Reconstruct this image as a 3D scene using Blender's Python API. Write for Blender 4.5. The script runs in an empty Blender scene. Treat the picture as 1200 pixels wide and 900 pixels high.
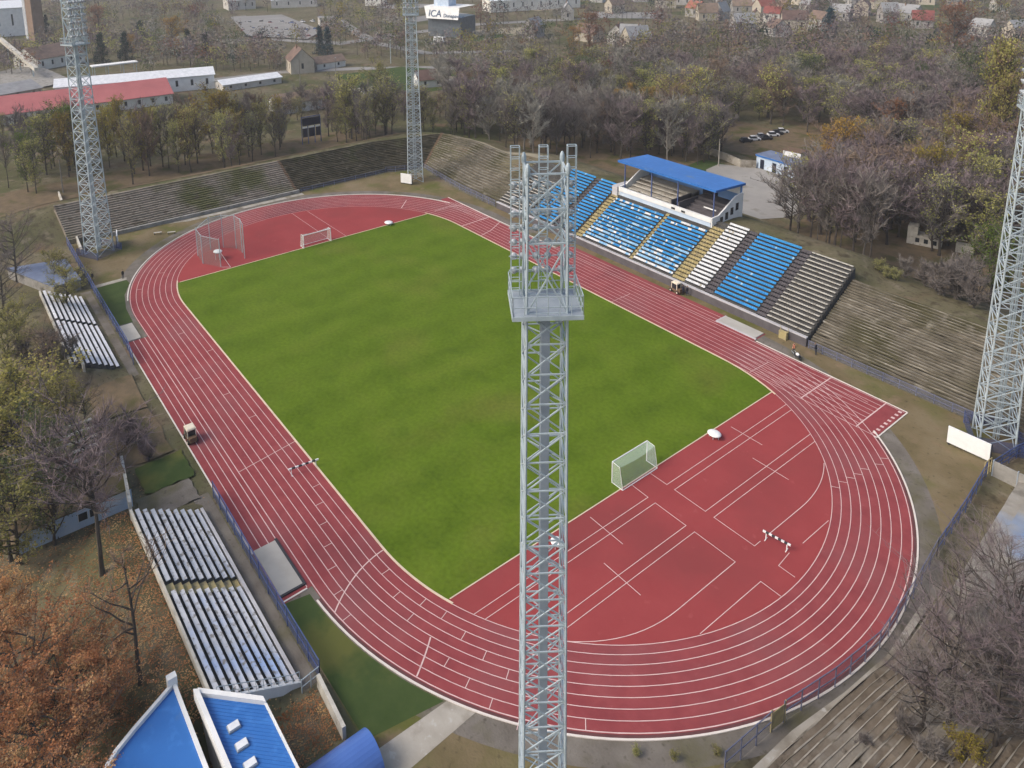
import bpy, math, random
from mathutils import Vector, Matrix
R = math.radians
rnd = random.Random(7)
S = bpy.context.scene
COL = S.collection

# ------------------------------------------------------------------ camera
CAM = Vector((119.92, -78.43, 80.02))
YAW, PITCH, ROLL = 2.49460199, 0.200054848, -0.0118809567
FPX, PPX, PPY = 905.10, 559.84, 94.82          # in a 1200 x 900 frame
def cam_axes():
    cy, sy, cp, sp = math.cos(YAW), math.sin(YAW), math.cos(PITCH), math.sin(PITCH)
    f = Vector((cy*cp, sy*cp, -sp)); r = Vector((sy, -cy, 0)); u = r.cross(f)
    cr, sr = math.cos(ROLL), math.sin(ROLL)
    return r*cr + u*sr, -r*sr + u*cr, f
CR, CU, CF = cam_axes()
def at(px, py, z=0.0):
    """survey: ground point measured on the photograph at height z"""
    d = CR*((px-PPX)/FPX) + CU*(-(py-PPY)/FPX) + CF
    t = (z-CAM.z)/d.z
    return CAM + d*t

# ------------------------------------------------------------------ terrain
def smooth(t): t = max(0., min(1., t)); return t*t*(3-2*t)
def terrain(x, y):
    z = 0.
    # banks behind the far curve and the grandstand side
    dx, dy = -94-x, y-53
    if (dx > 0 or dy > 0) and x < 125:
        d = math.hypot(max(dx, 0), max(dy, 0))
        if dy > 0 and dx <= 0:
            top = 11.6 if x < 47 else 8.6
            if x < -46: top = 11.6 + (7.0-11.6)*smooth((-46-x)/30)
            if 47 <= x < 52: top = 11.6 + (8.6-11.6)*((x-47)/5)
            run = 16.5
        else:
            top, run = 7.0, 12.5
            if dy > 0: run = 12.5+4*smooth(dy/18)
        fade = 1.0
        if dx > 0 and y < -50: fade = smooth((y+90)/40)
        if x > 100: fade = smooth((125-x)/25)
        prof = (top-.5)*min(1, d/run)-.5
        if d > run+5:
            L = 30. if dy > 0 and dx <= 0 else 20.
            prof = (top-1)*(1-smooth((d-run-5)/L))
        z = max(0., prof*fade) if prof > 0 else 0.
    # bank behind the near curve
    if x > 88.8 and -60 < y < 52:
        d = x-88.8
        top = 6.3
        pr = top*min(1, d/16.5)-.55
        if d > 20: pr = (top-.4)*(1-smooth((d-20)/25))
        z = max(z, pr*smooth((y+60)/14)*smooth((52-y)/6))
    for x0_, x1_, yt, zt_ in ((20.5, 54.2, -62.6, 4.7), (-59.5, -22.8, -61.8, 4.2)):
        if x0_-8 < x < x1_+8 and y < -53.6:
            ex = min(smooth((x-x0_+1.5)/1.5), smooth((x1_+(.6 if x0_ > 0 else 1.5)-x)/(.6 if x0_ > 0 else 1.5)))
            pf = (zt_-.35)*(-53.6-y)/(-53.6-yt) if y > yt else zt_*(1-smooth((yt-1.2-y)/11.))
            z = max(z, pf*ex)
    # far town lies on gently rolling land
    dist = math.hypot(x, y)
    if dist > 200:
        z += smooth((dist-200)/400)*(3*math.sin(x*.006+1)*math.cos(y*.007))
    return z

def att(px, py, z=0.):
    q = at(px, py, z)
    for _ in range(6): q = at(px, py, terrain(q.x, q.y))
    return q
# ------------------------------------------------------------------ materials
def nodes_of(m):
    m.use_nodes = True
    return m.node_tree.nodes, m.node_tree.links
def lin(c): return tuple((v/12.92 if v <= .04045 else ((v+.055)/1.055)**2.4) for v in c)
def mat(name, stops, scale=1.0, detail=4, rough=.8, bump=0., bscale=None, rand=0., metal=0., spec=.3, stretch=None, distort=0., contrast=(.3, .7), second=None):
    """noise between base colours; second = (colour, scale, lo, hi) lays patches of another colour over it"""
    m = bpy.data.materials.new(name); n, l = nodes_of(m)
    b = n['Principled BSDF']; b.inputs['Roughness'].default_value = rough; b.inputs['Metallic'].default_value = metal
    b.inputs['Specular IOR Level'].default_value = spec if rough < .82 else min(spec, .04)
    tc = n.new('ShaderNodeTexCoord'); mp = n.new('ShaderNodeMapping')
    l.new(tc.outputs['Object'], mp.inputs['Vector'])
    if stretch: mp.inputs['Scale'].default_value = stretch
    out = None
    if len(stops) == 1:
        rgb = n.new('ShaderNodeRGB'); rgb.outputs[0].default_value = (*stops[0], 1); out = rgb.outputs[0]
    else:
        nz = n.new('ShaderNodeTexNoise'); nz.inputs['Scale'].default_value = scale; nz.inputs['Detail'].default_value = detail
        nz.inputs['Roughness'].default_value = .6; nz.inputs['Distortion'].default_value = distort
        l.new(mp.outputs[0], nz.inputs['Vector'])
        cr = n.new('ShaderNodeValToRGB'); e = cr.color_ramp.elements
        lo, hi = contrast
        e[0].position = lo; e[0].color = (*stops[0], 1); e[1].position = hi; e[1].color = (*stops[-1], 1)
        for i, c in enumerate(stops[1:-1]):
            q = e.new(lo+(hi-lo)*(i+1)/(len(stops)-1)); q.color = (*c, 1)
        l.new(nz.outputs['Fac'], cr.inputs[0]); out = cr.outputs[0]
    if second:
        for (c2, sc2, lo2, hi2) in (second if isinstance(second, list) else [second]):
            n2 = n.new('ShaderNodeTexNoise'); n2.inputs['Scale'].default_value = sc2; n2.inputs['Detail'].default_value = 5
            l.new(mp.outputs[0], n2.inputs['Vector'])
            mr = n.new('ShaderNodeMapRange'); mr.inputs['From Min'].default_value = lo2; mr.inputs['From Max'].default_value = hi2
            l.new(n2.outputs['Fac'], mr.inputs['Value'])
            mx = n.new('ShaderNodeMix'); mx.data_type = 'RGBA'; l.new(mr.outputs[0], mx.inputs['Factor'])
            l.new(out, mx.inputs['A']); mx.inputs['B'].default_value = (*c2, 1); out = mx.outputs['Result']
    if rand:
        oi = n.new('ShaderNodeObjectInfo'); hs = n.new('ShaderNodeHueSaturation')
        mr = n.new('ShaderNodeMapRange'); mr.inputs['To Min'].default_value = 1-rand; mr.inputs['To Max'].default_value = 1+rand
        l.new(oi.outputs['Random'], mr.inputs['Value']); l.new(mr.outputs[0], hs.inputs['Value'])
        mr2 = n.new('ShaderNodeMath'); mr2.operation = 'MULTIPLY_ADD'; mr2.inputs[1].default_value = rand*.12; mr2.inputs[2].default_value = .5-rand*.06
        l.new(oi.outputs['Random'], mr2.inputs[0]); l.new(mr2.outputs[0], hs.inputs['Hue'])
        l.new(out, hs.inputs['Color']); out = hs.outputs[0]
    l.new(out, b.inputs['Base Color'])
    if bump:
        nb = n.new('ShaderNodeTexNoise'); nb.inputs['Scale'].default_value = bscale or scale*6; nb.inputs['Detail'].default_value = 4
        l.new(mp.outputs[0], nb.inputs['Vector'])
        bp = n.new('ShaderNodeBump'); bp.inputs['Strength'].default_value = bump; bp.inputs['Distance'].default_value = .2
        l.new(nb.outputs['Fac'], bp.inputs['Height']); l.new(bp.outputs[0], b.inputs['Normal'])
    return m
def leafmat(name, stops, rand=.18, scale=.35, trans=0.):
    m = mat(name, stops, scale=scale, detail=3, rough=.85, rand=rand, spec=.1, contrast=(.32, .68))
    if 'leaves' in name:
        n, l = nodes_of(m); b = n['Principled BSDF']; out = n['Material Output']
        tr = n.new('ShaderNodeBsdfTranslucent'); mx = n.new('ShaderNodeMixShader'); mx.inputs[0].default_value = .4
        l.new(b.inputs['Base Color'].links[0].from_socket, tr.inputs['Color']); l.new(b.outputs[0], mx.inputs[1]); l.new(tr.outputs[0], mx.inputs[2]); l.new(mx.outputs[0], out.inputs['Surface'])
    return m
def netmat(name, c, alpha):
    m = bpy.data.materials.new(name); n, l = nodes_of(m); b = n['Principled BSDF']
    b.inputs['Base Color'].default_value = (*c, 1); b.inputs['Roughness'].default_value = .6; b.inputs['Alpha'].default_value = alpha
    return m

M = {}
M['ground'] = mat('ground_soil_and_grass', [(.075,.075,.035),(.125,.112,.065),(.165,.138,.095)], .06, 9, .95, .5, 1.5,
                  second=[((.062,.078,.024), .02, .5, .68), ((.15,.105,.07), .11, .55, .72), ((.06,.05,.032), .45, .53, .72), ((.2,.17,.12), .3, .58, .74), ((.07,.055,.035), 1.7, .56, .72)])
M['lawn'] = mat('pitch_grass', [(.074,.12,.008),(.092,.142,.011),(.108,.154,.015)], .11, 5, .9, .2, 9., distort=.5, contrast=(.3,.72),
                second=[((.125,.135,.024), .05, .55, .85), ((.068,.112,.009), .16, .55, .8)])
n, l = nodes_of(M['lawn']); pb = n['Principled BSDF']; src = pb.inputs['Base Color'].links[0].from_socket
wv = n.new('ShaderNodeTexWave'); wv.wave_type = 'BANDS'; wv.bands_direction = 'X'; wv.inputs['Scale'].default_value = .035; wv.inputs['Distortion'].default_value = 1.2; wv.inputs['Detail'].default_value = 2
l.new(n['Texture Coordinate'].outputs['Object'], wv.inputs['Vector']); mr = n.new('ShaderNodeMapRange'); mr.inputs['To Min'].default_value = .955; mr.inputs['To Max'].default_value = 1.045; l.new(wv.outputs['Fac'], mr.inputs['Value'])
fz = n.new('ShaderNodeTexNoise'); fz.inputs['Scale'].default_value = 1.6; fz.inputs['Detail'].default_value = 6; l.new(n['Texture Coordinate'].outputs['Object'], fz.inputs['Vector'])
m2 = n.new('ShaderNodeMapRange'); m2.inputs['From Min'].default_value = .3; m2.inputs['From Max'].default_value = .7; m2.inputs['To Min'].default_value = .86; m2.inputs['To Max'].default_value = 1.14; l.new(fz.outputs['Fac'], m2.inputs['Value'])
mm = n.new('ShaderNodeMath'); mm.operation = 'MULTIPLY'; l.new(mr.outputs[0], mm.inputs[0]); l.new(m2.outputs[0], mm.inputs[1])
hs = n.new('ShaderNodeHueSaturation'); l.new(src, hs.inputs['Color']); l.new(mm.outputs[0], hs.inputs['Value']); l.new(hs.outputs[0], pb.inputs['Base Color'])
M['track'] = mat('running_track_rubber', [(.215,.047,.052),(.25,.056,.06),(.285,.068,.07)], .35, 6, .85, .1, 30., second=[((.24,.082,.085), .08, .5, .75), ((.17,.045,.05), .03, .55, .68), ((.31,.1,.1), .9, .66, .8)])
M['dzone'] = mat('field_event_rubber', [(.265,.049,.05),(.3,.058,.058)], .18, 6, .85, .1, 30., second=[((.235,.05,.05), .05, .5, .65), ((.34,.085,.08), .5, .66, .8)])
M['line'] = mat('line_paint', [(.56,.38,.36),(.68,.5,.47)], .8, 3, .7)
M['kerb'] = mat('kerb_paint', [(.56,.45,.32),(.66,.54,.4)], .6, 3, .7)
M['kerbw'] = mat('outer_kerb_paint', [(.6,.54,.48),(.7,.64,.58)], .6, 3, .7)
M['gutter'] = mat('drain_gutter', [(.09,.035,.035),(.13,.05,.05)], .8, 3, .8)
M['apron'] = mat('gravelly_dirt', [(.12,.105,.088),(.2,.18,.155)], .35, 6, .95, .3, 4., second=[((.11,.1,.055), .18, .5, .7), ((.09,.078,.06), 1.4, .58, .74)])
M['drygrass'] = mat('dry_grass', [(.115,.093,.045),(.165,.128,.072),(.2,.16,.098)], .12, 6, .95, .35, 3., second=[((.1,.105,.03), .09, .48, .66), ((.2,.145,.09), .3, .58, .73), ((.075,.06,.035), 1.3, .6, .78)])
M['turf'] = mat('artificial_turf', [(.04,.064,.02),(.06,.086,.028)], .3, 5, .9, .15, 12., second=((.105,.11,.032), .075, .56, .66))
M['sand'] = mat('pit_cover', [(.36,.34,.3),(.43,.41,.37)], .3, 4, .85)
M['asphalt'] = mat('worn_concrete_yard', [(.25,.24,.225),(.34,.325,.3)], .1, 6, .9, .1, 3., second=((.17,.155,.13), .2, .58, .75))
M['road'] = mat('pale_road', [(.2,.195,.185),(.27,.26,.245)], .05, 5, .9)
M['path'] = mat('trodden_path', [(.24,.21,.15),(.32,.28,.2)], .15, 6, .95, .2, 3.)
M['concrete'] = mat('concrete', [(.22,.21,.19),(.33,.315,.285)], .5, 6, .9, .15, 5., second=((.12,.11,.09), .4, .55, .72))
M['stand'] = mat('shade_dark_stand_concrete', [(.055,.053,.05),(.1,.097,.09)], .5, 6, .9, .15, 5.)  # kept dark: shadow in the gaps between rows is put into this colour
M['nose'] = mat('pale_step_edge', [(.22,.195,.155),(.36,.325,.27)], .6, 6, .9, .2, 5., second=((.12,.1,.07), .5, .52, .68))
M['noseold'] = mat('mossy_step_edge', [(.14,.125,.095),(.27,.245,.2)], .5, 6, .9, .2, 5., second=[((.085,.08,.045), .12, .5, .66), ((.34,.32,.28), .9, .62, .75)])
M['concrete2'] = mat('pale_concrete', [(.29,.265,.22),(.4,.37,.32)], .3, 6, .9, .1, 5., second=[((.17,.145,.11), .25, .5, .68), ((.42,.4,.36), 1.2, .6, .7)])
M['rubble'] = mat('rubble_terrace', [(.15,.128,.1),(.22,.192,.158),(.17,.147,.118)], .5, 7, .95, .5, 3., second=[((.1,.1,.045), .09, .48, .64), ((.1,.082,.06), .5, .56, .72)])
M['moss'] = mat('mossy_terrace', [(.04,.037,.023),(.08,.07,.047)], .35, 7, .95, .4, 3., second=[((.062,.066,.028), .1, .55, .7), ((.14,.122,.095), .6, .58, .75)])
M['oldstep'] = mat('weathered_terrace', [(.085,.075,.055),(.17,.15,.115)], .5, 7, .95, .4, 3., second=[((.07,.065,.033), .09, .47, .62), ((.25,.23,.19), .35, .62, .74)])
M['nearstep'] = mat('leafy_terrace', [(.12,.095,.07),(.19,.158,.122)], .5, 7, .95, .4, 4., second=[((.28,.26,.22), .11, .53, .66), ((.075,.06,.045), .7, .58, .7)])
M['dirtwall'] = mat('grey_front_wall', [(.085,.077,.082),(.125,.115,.12)], .5, 5, .9, .1, 4.)
M['capwall'] = mat('wall_cap', [(.38,.37,.38),(.5,.49,.5)], .5, 5, .8)
M['blueseat'] = mat('blue_plastic_seat', [(.035,.23,.5),(.055,.31,.62)], .4, 4, .45, rand=.05)
M['paleblue'] = mat('faded_highlit_blue_seat', [(.2,.42,.64),(.38,.57,.72)], .6, 4, .5)
M['whiteseat'] = mat('white_plastic_seat', [(.55,.57,.58),(.74,.75,.76)], .6, 4, .5)
M['plank'] = mat('weathered_white_plank', [(.36,.335,.28),(.58,.55,.48)], .5, 6, .8, second=((.17,.145,.1), .8, .6, .74))
M['plankb'] = mat('bluish_white_plank', [(.4,.42,.46),(.56,.57,.59)], .45, 5, .7, second=[((.3,.42,.66), .12, .6, .75), ((.22,.21,.2), 1.6, .54, .66)])
M['plankw'] = mat('white_bench_plank', [(.55,.55,.57),(.72,.72,.74)], .5, 5, .7, second=((.25,.24,.25), 1.4, .62, .72))
M['darkgap'] = mat('dark_steel', [(.03,.032,.036),(.05,.05,.055)], 1., 3, .7)
M['yellow'] = mat('yellow_worn_paint', [(.31,.255,.12),(.43,.36,.19)], .8, 6, .85, second=((.24,.2,.13), 1.2, .5, .7))
M['roofblue'] = mat('blue_roof_sheet', [(.026,.125,.38),(.036,.155,.45)], .15, 4, .4, second=[((.055,.2,.52), .8, .55, .8), ((.1,.17,.3), .35, .62, .8)])
M['roofblue2'] = mat('vault_blue_sheet', [(.05,.12,.38),(.07,.16,.46)], .15, 4, .3, spec=.9)
M['white'] = mat('white_render', [(.62,.62,.6),(.76,.76,.74)], .4, 5, .8)
M['whitemetal'] = mat('white_painted_metal', [(.72,.72,.7),(.8,.8,.78)], 1., 3, .5)
M['steel'] = mat('galvanised_steel', [(.34,.4,.43),(.48,.55,.57)], .7, 5, .5, metal=.15, spec=.5)
M['steeldark'] = mat('grey_deck_plate', [(.25,.29,.33),(.34,.38,.42)], .7, 5, .55)
M['lamp'] = mat('floodlight_housing', [(.36,.39,.41),(.5,.53,.55)], 1., 3, .4)
M['officeglass'] = mat('grey_glass_front', [(.07,.085,.1),(.12,.14,.155)], .4, 3, .3, spec=.5)
M['glass'] = mat('dark_glass', [(.02,.025,.03),(.035,.04,.05)], 1., 2, .15, spec=.6)
M['fence'] = mat('blue_fence_paint', [(.05,.075,.18),(.075,.11,.25)], .7, 4, .6)
M['fencegrey'] = mat('grey_blue_fence_paint', [(.09,.1,.16),(.15,.16,.23)], .7, 4, .6)
M['fencenet'] = netmat('blue_wire_mesh', (.05,.075,.2), .5)
M['greynet'] = netmat('grey_wire_mesh', (.16,.17,.22), .38)
M['goalnet'] = netmat('white_goal_net', (.66,.78,.72), .3)
M['cagenet'] = netmat('green_safety_net', (.2,.32,.29), .2)
M['midblue'] = mat('mid_blue_panel', [(.1,.2,.4),(.14,.26,.48)], .3, 4, .7)
M['slate'] = mat('slate_blue_roofing', [(.12,.15,.23),(.18,.22,.31)], .3, 5, .8)
M['redroof'] = mat('red_sheet_roof', [(.34,.1,.1),(.44,.14,.135)], .12, 4, .7)
M['tile'] = mat('brown_tile_roof', [(.13,.095,.08),(.21,.145,.115)], .4, 4, .85, rand=.3)
M['redtile'] = mat('red_tile_roof', [(.24,.09,.07),(.32,.13,.1)], .4, 4, .85, rand=.2)
M['greyroof'] = mat('grey_roof', [(.2,.2,.2),(.3,.3,.3)], .3, 4, .8, rand=.25)
M['townwall'] = mat('town_house_render', [(.3,.285,.26),(.46,.44,.41)], .3, 4, .85, rand=.3)
M['wall'] = mat('house_render', [(.5,.47,.42),(.64,.62,.57)], .3, 4, .85, rand=.2)
M['cream'] = mat('cream_render', [(.36,.32,.25),(.48,.43,.35)], .3, 4, .85)
M['bluewall'] = mat('pale_blue_render', [(.4,.5,.62),(.52,.6,.7)], .4, 5, .8, second=((.6,.66,.72), .3, .55, .7))
M['litter'] = mat('leaf_litter', [(.115,.09,.058),(.175,.128,.08)], .5, 7, .95, .4, 4., second=((.08,.078,.03), .15, .5, .66))
M['navy'] = mat('scoreboard_panel', [(.012,.014,.03),(.02,.024,.045)], 1., 2, .4)
M['brick'] = mat('brown_brick', [(.2,.14,.1),(.27,.19,.14)], .3, 4, .9)
M['bark'] = mat('grey_bark', [(.05,.042,.036),(.1,.088,.075)], 1.2, 4, .9, rand=.2)
M['palebark'] = mat('pale_bark', [(.16,.145,.125),(.24,.22,.19)], 1.2, 4, .9, rand=.2)
M['twig_grey'] = leafmat('grey_twigs', [(.12,.105,.096),(.215,.19,.172)])
M['twig_mauve'] = leafmat('mauve_twigs', [(.13,.1,.104),(.225,.18,.182)])
M['twig_brown'] = leafmat('brown_twigs', [(.135,.092,.068),(.235,.17,.128)])
M['twig_pale'] = leafmat('pale_twigs', [(.18,.17,.145),(.28,.265,.23)])
M['leaf_olive'] = leafmat('olive_leaves', [(.19,.195,.06),(.31,.3,.1),(.42,.38,.16)])
M['leaf_yellow'] = leafmat('yellow_leaves', [(.19,.165,.032),(.33,.26,.06)])
M['leaf_lime'] = leafmat('yellow_green_leaves', [(.23,.235,.06),(.36,.34,.1),(.48,.43,.16)])
M['leaf_gold'] = leafmat('golden_leaves', [(.27,.15,.035),(.4,.25,.06)])
M['leaf_rust'] = leafmat('rust_leaves', [(.25,.11,.05),(.46,.22,.1),(.62,.42,.2)], scale=.6)
M['leaf_red'] = leafmat('copper_leaves', [(.16,.07,.045),(.25,.115,.07)])
M['leaf_green'] = leafmat('dull_green_leaves', [(.06,.08,.035),(.12,.14,.06)])
M['leaf_bright'] = leafmat('green_leaves', [(.075,.12,.02),(.14,.19,.04)])
M['needle'] = leafmat('dark_needles', [(.012,.03,.024),(.03,.055,.042)])
M['needle_blue'] = leafmat('blue_needles', [(.012,.04,.05),(.03,.07,.08)])
M['skin'] = mat('skin', [(.5,.3,.22)]); M['black'] = mat('black_cloth', [(.015,.015,.02)]); M['orange'] = mat('orange_vest_cloth', [(.75,.3,.16)])
M['jean'] = mat('navy_cloth', [(.03,.035,.06)]); M['tyre'] = mat('tyre_rubber', [(.02,.02,.02)]); M['ivory'] = mat('ivory_paint', [(.72,.64,.5)])
M['redpaint'] = mat('red_paint', [(.4,.05,.04)]); M['carwhite'] = mat('white_car_paint', [(.7,.7,.7)], rough=.3); M['carblack'] = mat('black_car_paint', [(.02,.02,.025)], rough=.3)
M['carsilver'] = mat('silver_car_paint', [(.35,.36,.38)], rough=.3); M['carred'] = mat('dark_red_car_paint', [(.25,.04,.04)], rough=.3); M['carblue'] = mat('blue_car_paint', [(.04,.1,.3)], rough=.3)
M['brown'] = mat('brown_timber', [(.14,.09,.055)]); M['bluesign'] = mat('blue_grey_lettering', [(.05,.09,.16)])

# ------------------------------------------------------------------ mesh builder
class MB:
    def __init__(s): s.v = []; s.f = []; s.mi = []
    def quad(s, *p, m=0):
        i = len(s.v); s.v.extend(tuple(q) for q in p); s.f.append(tuple(range(i, i+len(p)))); s.mi.append(m); return s
    def box(s, x0, x1, y0, y1, z0, z1, m=0, mtx=None):
        c = [(x0,y0,z0),(x1,y0,z0),(x1,y1,z0),(x0,y1,z0),(x0,y0,z1),(x1,y0,z1),(x1,y1,z1),(x0,y1,z1)]
        if mtx is not None: c = [tuple(mtx @ Vector(q)) for q in c]
        i = len(s.v); s.v.extend(c)
        for f in ((0,3,2,1),(4,5,6,7),(0,1,5,4),(1,2,6,5),(2,3,7,6),(3,0,4,7)):
            s.f.append(tuple(i+k for k in f)); s.mi.append(m)
        return s
    def tube(s, p, q, r0, r1=None, n=4, m=0, cap=True):
        p, q = Vector(p), Vector(q); r1 = r0 if r1 is None else r1
        d = (q-p)
        if d.length < 1e-6: return s
        d.normalize(); a = d.cross(Vector((0,0,1)) if abs(d.z) < .9 else Vector((1,0,0))).normalized(); b = d.cross(a)
        i = len(s.v)
        for c, r in ((p, r0), (q, r1)):
            for k in range(n):
                t = 2*math.pi*(k+.5)/n; s.v.append(tuple(c+a*(r*math.cos(t))+b*(r*math.sin(t))))
        for k in range(n):
            s.f.append((i+k, i+(k+1) % n, i+n+(k+1) % n, i+n+k)); s.mi.append(m)
        if cap: s.f.append(tuple(i+n+k for k in range(n))); s.f.append(tuple(i+n-1-k for k in range(n))); s.mi += [m, m]
        return s
    def prism(s, poly, z0, z1, m=0):
        n = len(poly); i = len(s.v)
        zz0 = z0 if callable(z0) else (lambda x, y: z0); zz1 = z1 if callable(z1) else (lambda x, y: z1)
        s.v.extend((p[0], p[1], zz0(p[0], p[1])) for p in poly); s.v.extend((p[0], p[1], zz1(p[0], p[1])) for p in poly)
        s.f.append(tuple(i+n+k for k in range(n))); s.f.append(tuple(i+n-1-k for k in range(n))); s.mi += [m, m]
        for k in range(n): s.f.append((i+k, i+(k+1) % n, i+n+(k+1) % n, i+n+k)); s.mi.append(m)
        return s
    def ellipsoid(s, c, rx, ry, rz, nu=10, nv=6, m=0):
        i = len(s.v); c = Vector(c)
        for a in range(nv+1):
            th = math.pi*a/nv
            for b in range(nu):
                ph = 2*math.pi*b/nu
                s.v.append((c.x+rx*math.sin(th)*math.cos(ph), c.y+ry*math.sin(th)*math.sin(ph), c.z+rz*math.cos(th)))
        for a in range(nv):
            for b in range(nu):
                s.f.append((i+a*nu+b, i+(a+1)*nu+b, i+(a+1)*nu+(b+1) % nu, i+a*nu+(b+1) % nu)); s.mi.append(m)
        return s
    def mesh(s, name, mats, smooth=False):
        me = bpy.data.meshes.new(name); me.from_pydata(s.v, [], s.f)
        for m in (mats if isinstance(mats, (list, tuple)) else [mats]): me.materials.append(m)
        me.polygons.foreach_set('material_index', s.mi)
        if smooth: me.polygons.foreach_set('use_smooth', [True]*len(s.f))
        me.update(); return me
    def build(s, name, mats, parent=None, smooth=False, loc=None):
        o = bpy.data.objects.new(name, s.mesh(name, mats, smooth)); COL.objects.link(o)
        if parent: o.parent = parent
        if loc is not None: o.location = loc
        return o
def tag(o, label, cat, group=None, kind=None):
    if label: o['label'] = label
    if cat: o['category'] = cat
    if group: o['group'] = group
    if kind: o['kind'] = kind
    return o
def struct(o): o['kind'] = 'structure'; return o
def thing(name, label, cat, loc=(0,0,0), rz=0., group=None):
    o = bpy.data.objects.new(name, None); COL.objects.link(o); o.empty_display_size = .3
    o.location = loc; o.rotation_euler = (0,0,rz); tag(o, label, cat, group); return o
def dup(root, loc, rz=None, label=None, group=None, scale=None):
    r = root.copy(); COL.objects.link(r); r.location = loc
    if rz is not None: r.rotation_euler = (0,0,rz)
    if label: r['label'] = label
    if group: r['group'] = group
    if scale is not None: r.scale = scale
    for ch in list(root.children):
        c = ch.copy(); COL.objects.link(c); c.parent = r
        for g in list(ch.children):
            d = g.copy(); COL.objects.link(d); d.parent = c
    return r

# ------------------------------------------------------------------ ground
def axis(lo, hi, a, b, step, growth):
    xs = []; x = a
    while x <= b: xs.append(x); x += step
    s = step; x = xs[-1]
    while x < hi: s = min(s*growth, 160); x += s; xs.append(x)
    s = step; x = xs[0]
    while x > lo: s = min(s*growth, 160); x -= s; xs.insert(0, x)
    return xs
xs = axis(-3200, 1200, -140, 130, 2.5, 1.15); ys = axis(-1500, 3200, -90, 110, 2.5, 1.15)
b = MB(); nx = len(xs)
for y in ys:
    for x in xs: b.v.append((x, y, terrain(x, y)-.03))
for j in range(len(ys)-1):
    for i in range(nx-1):
        b.f.append((j*nx+i, j*nx+i+1, (j+1)*nx+i+1, (j+1)*nx+i)); b.mi.append(0)
struct(b.build('ground', M['ground'], smooth=True))

def sheet(name, poly, z, m):
    b = MB(); b.quad(*[(p[0], p[1], z) for p in poly]); return struct(b.build(name, m))
def arc(cx, cy, r, a0, a1, n):
    return [(cx+r*math.cos(a0+(a1-a0)*i/n), cy+r*math.sin(a0+(a1-a0)*i/n)) for i in range(n+1)]
H = 42.195
def stadium(r, n=64): return arc(H, 0, r, -math.pi/2, math.pi/2, n)+arc(-H, 0, r, math.pi/2, 3*math.pi/2, n)
def ribbon(b, pts, w, z, closed=False, m=0):
    """flat strip of width w along a polyline"""
    P = [Vector((p[0], p[1], 0)) for p in pts]; n = len(P); L = []; Rr = []
    for i in range(n):
        if closed: d = P[(i+1) % n]-P[i-1]
        else: d = P[min(i+1, n-1)]-P[max(i-1, 0)]
        d.normalize(); q = Vector((-d.y, d.x, 0))
        k = 1.
        if not closed and 0 < i < n-1:
            d1 = (P[i]-P[i-1]).normalized(); c = max(.5, abs(d1.dot(d))); k = 1/c
        L.append(P[i]+q*(w/2*k)); Rr.append(P[i]-q*(w/2*k))
    for i in range(n if closed else n-1):
        j = (i+1) % n
        b.quad((Rr[i].x,Rr[i].y,z),(Rr[j].x,Rr[j].y,z),(L[j].x,L[j].y,z),(L[i].x,L[i].y,z), m=m)
# dry lawn round the track and the gravelly strip hugging the kerb
sheet('grass_verge', [(-93,-50.4),(84.5,-50.4),(86,-18),(88.6,0),(86.6,19),(85,41),(84.6,52.3),(-64,52.3),(-89,56),(-93,45)], -.012, M['drygrass'])
b = MB(); ribbon(b, stadium(47.9), 3.6, -.004, True); struct(b.build('gravel_path', M['apron']))
b = MB(); ribbon(b, [(86.3,-18),(88,-6),(88.4,2),(87,14)], 3.5, -.006); struct(b.build('dirt_path', M['apron']))
sheet('track', stadium(46.36), .012, M['track'])
b = MB()
b.quad((-33,-50.3,.014),(42.6,-50.3,.014),(42.2,-46.2,.014),(-33,-46.2,.014))
b.quad((-14,46.2,.014),(42.6,46.2,.014),(42.6,50.5,.014),(-14,50.5,.014))
b.quad((40,36.3,.017),(71.1,36.3,.017),(71.1,46.5,.017),(40,46.5,.017))
b.quad((-61,44.,.017),(-40,38,.017),(-40,46.5,.017),(-61,46.5,.017))
struct(b.build('sprint_track', M['track']))
b = MB()
b.quad(*[(x,y,.021) for x,y in arc(H,0,36.5,-math.pi/2,math.pi/2,48)])
b.quad(*[(x,y,.021) for x,y in arc(-H,0,36.5,math.pi/2,3*math.pi/2,48)])
struct(b.build('field_event_track', M['dzone']))
g = [(x, y) for x, y in arc(H, 0, 36.25, -math.pi/2, -math.acos(12/36.25), 10)]
g += [(54.2, -math.sqrt(36.25**2-12**2)), (54.2, math.sqrt(36.25**2-12**2))]
g += [(x, y) for x, y in arc(H, 0, 36.25, math.acos(12/36.25), math.pi/2, 10)]
xf = 53.4-H+.2; ya = math.sqrt(36.25**2-xf**2)
g += arc(-H, 0, 36.25, math.pi/2, math.pi/2+math.asin(xf/36.25), 10)
g += arc(-H, 0, 36.25, 3*math.pi/2-math.asin(xf/36.25), 3*math.pi/2, 10)
b = MB()
pts = g
for i in range(len(pts)): pass
b.quad(*[(x, y, .03) for x, y in pts])
struct(b.build('lawn', M['lawn']))
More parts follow.
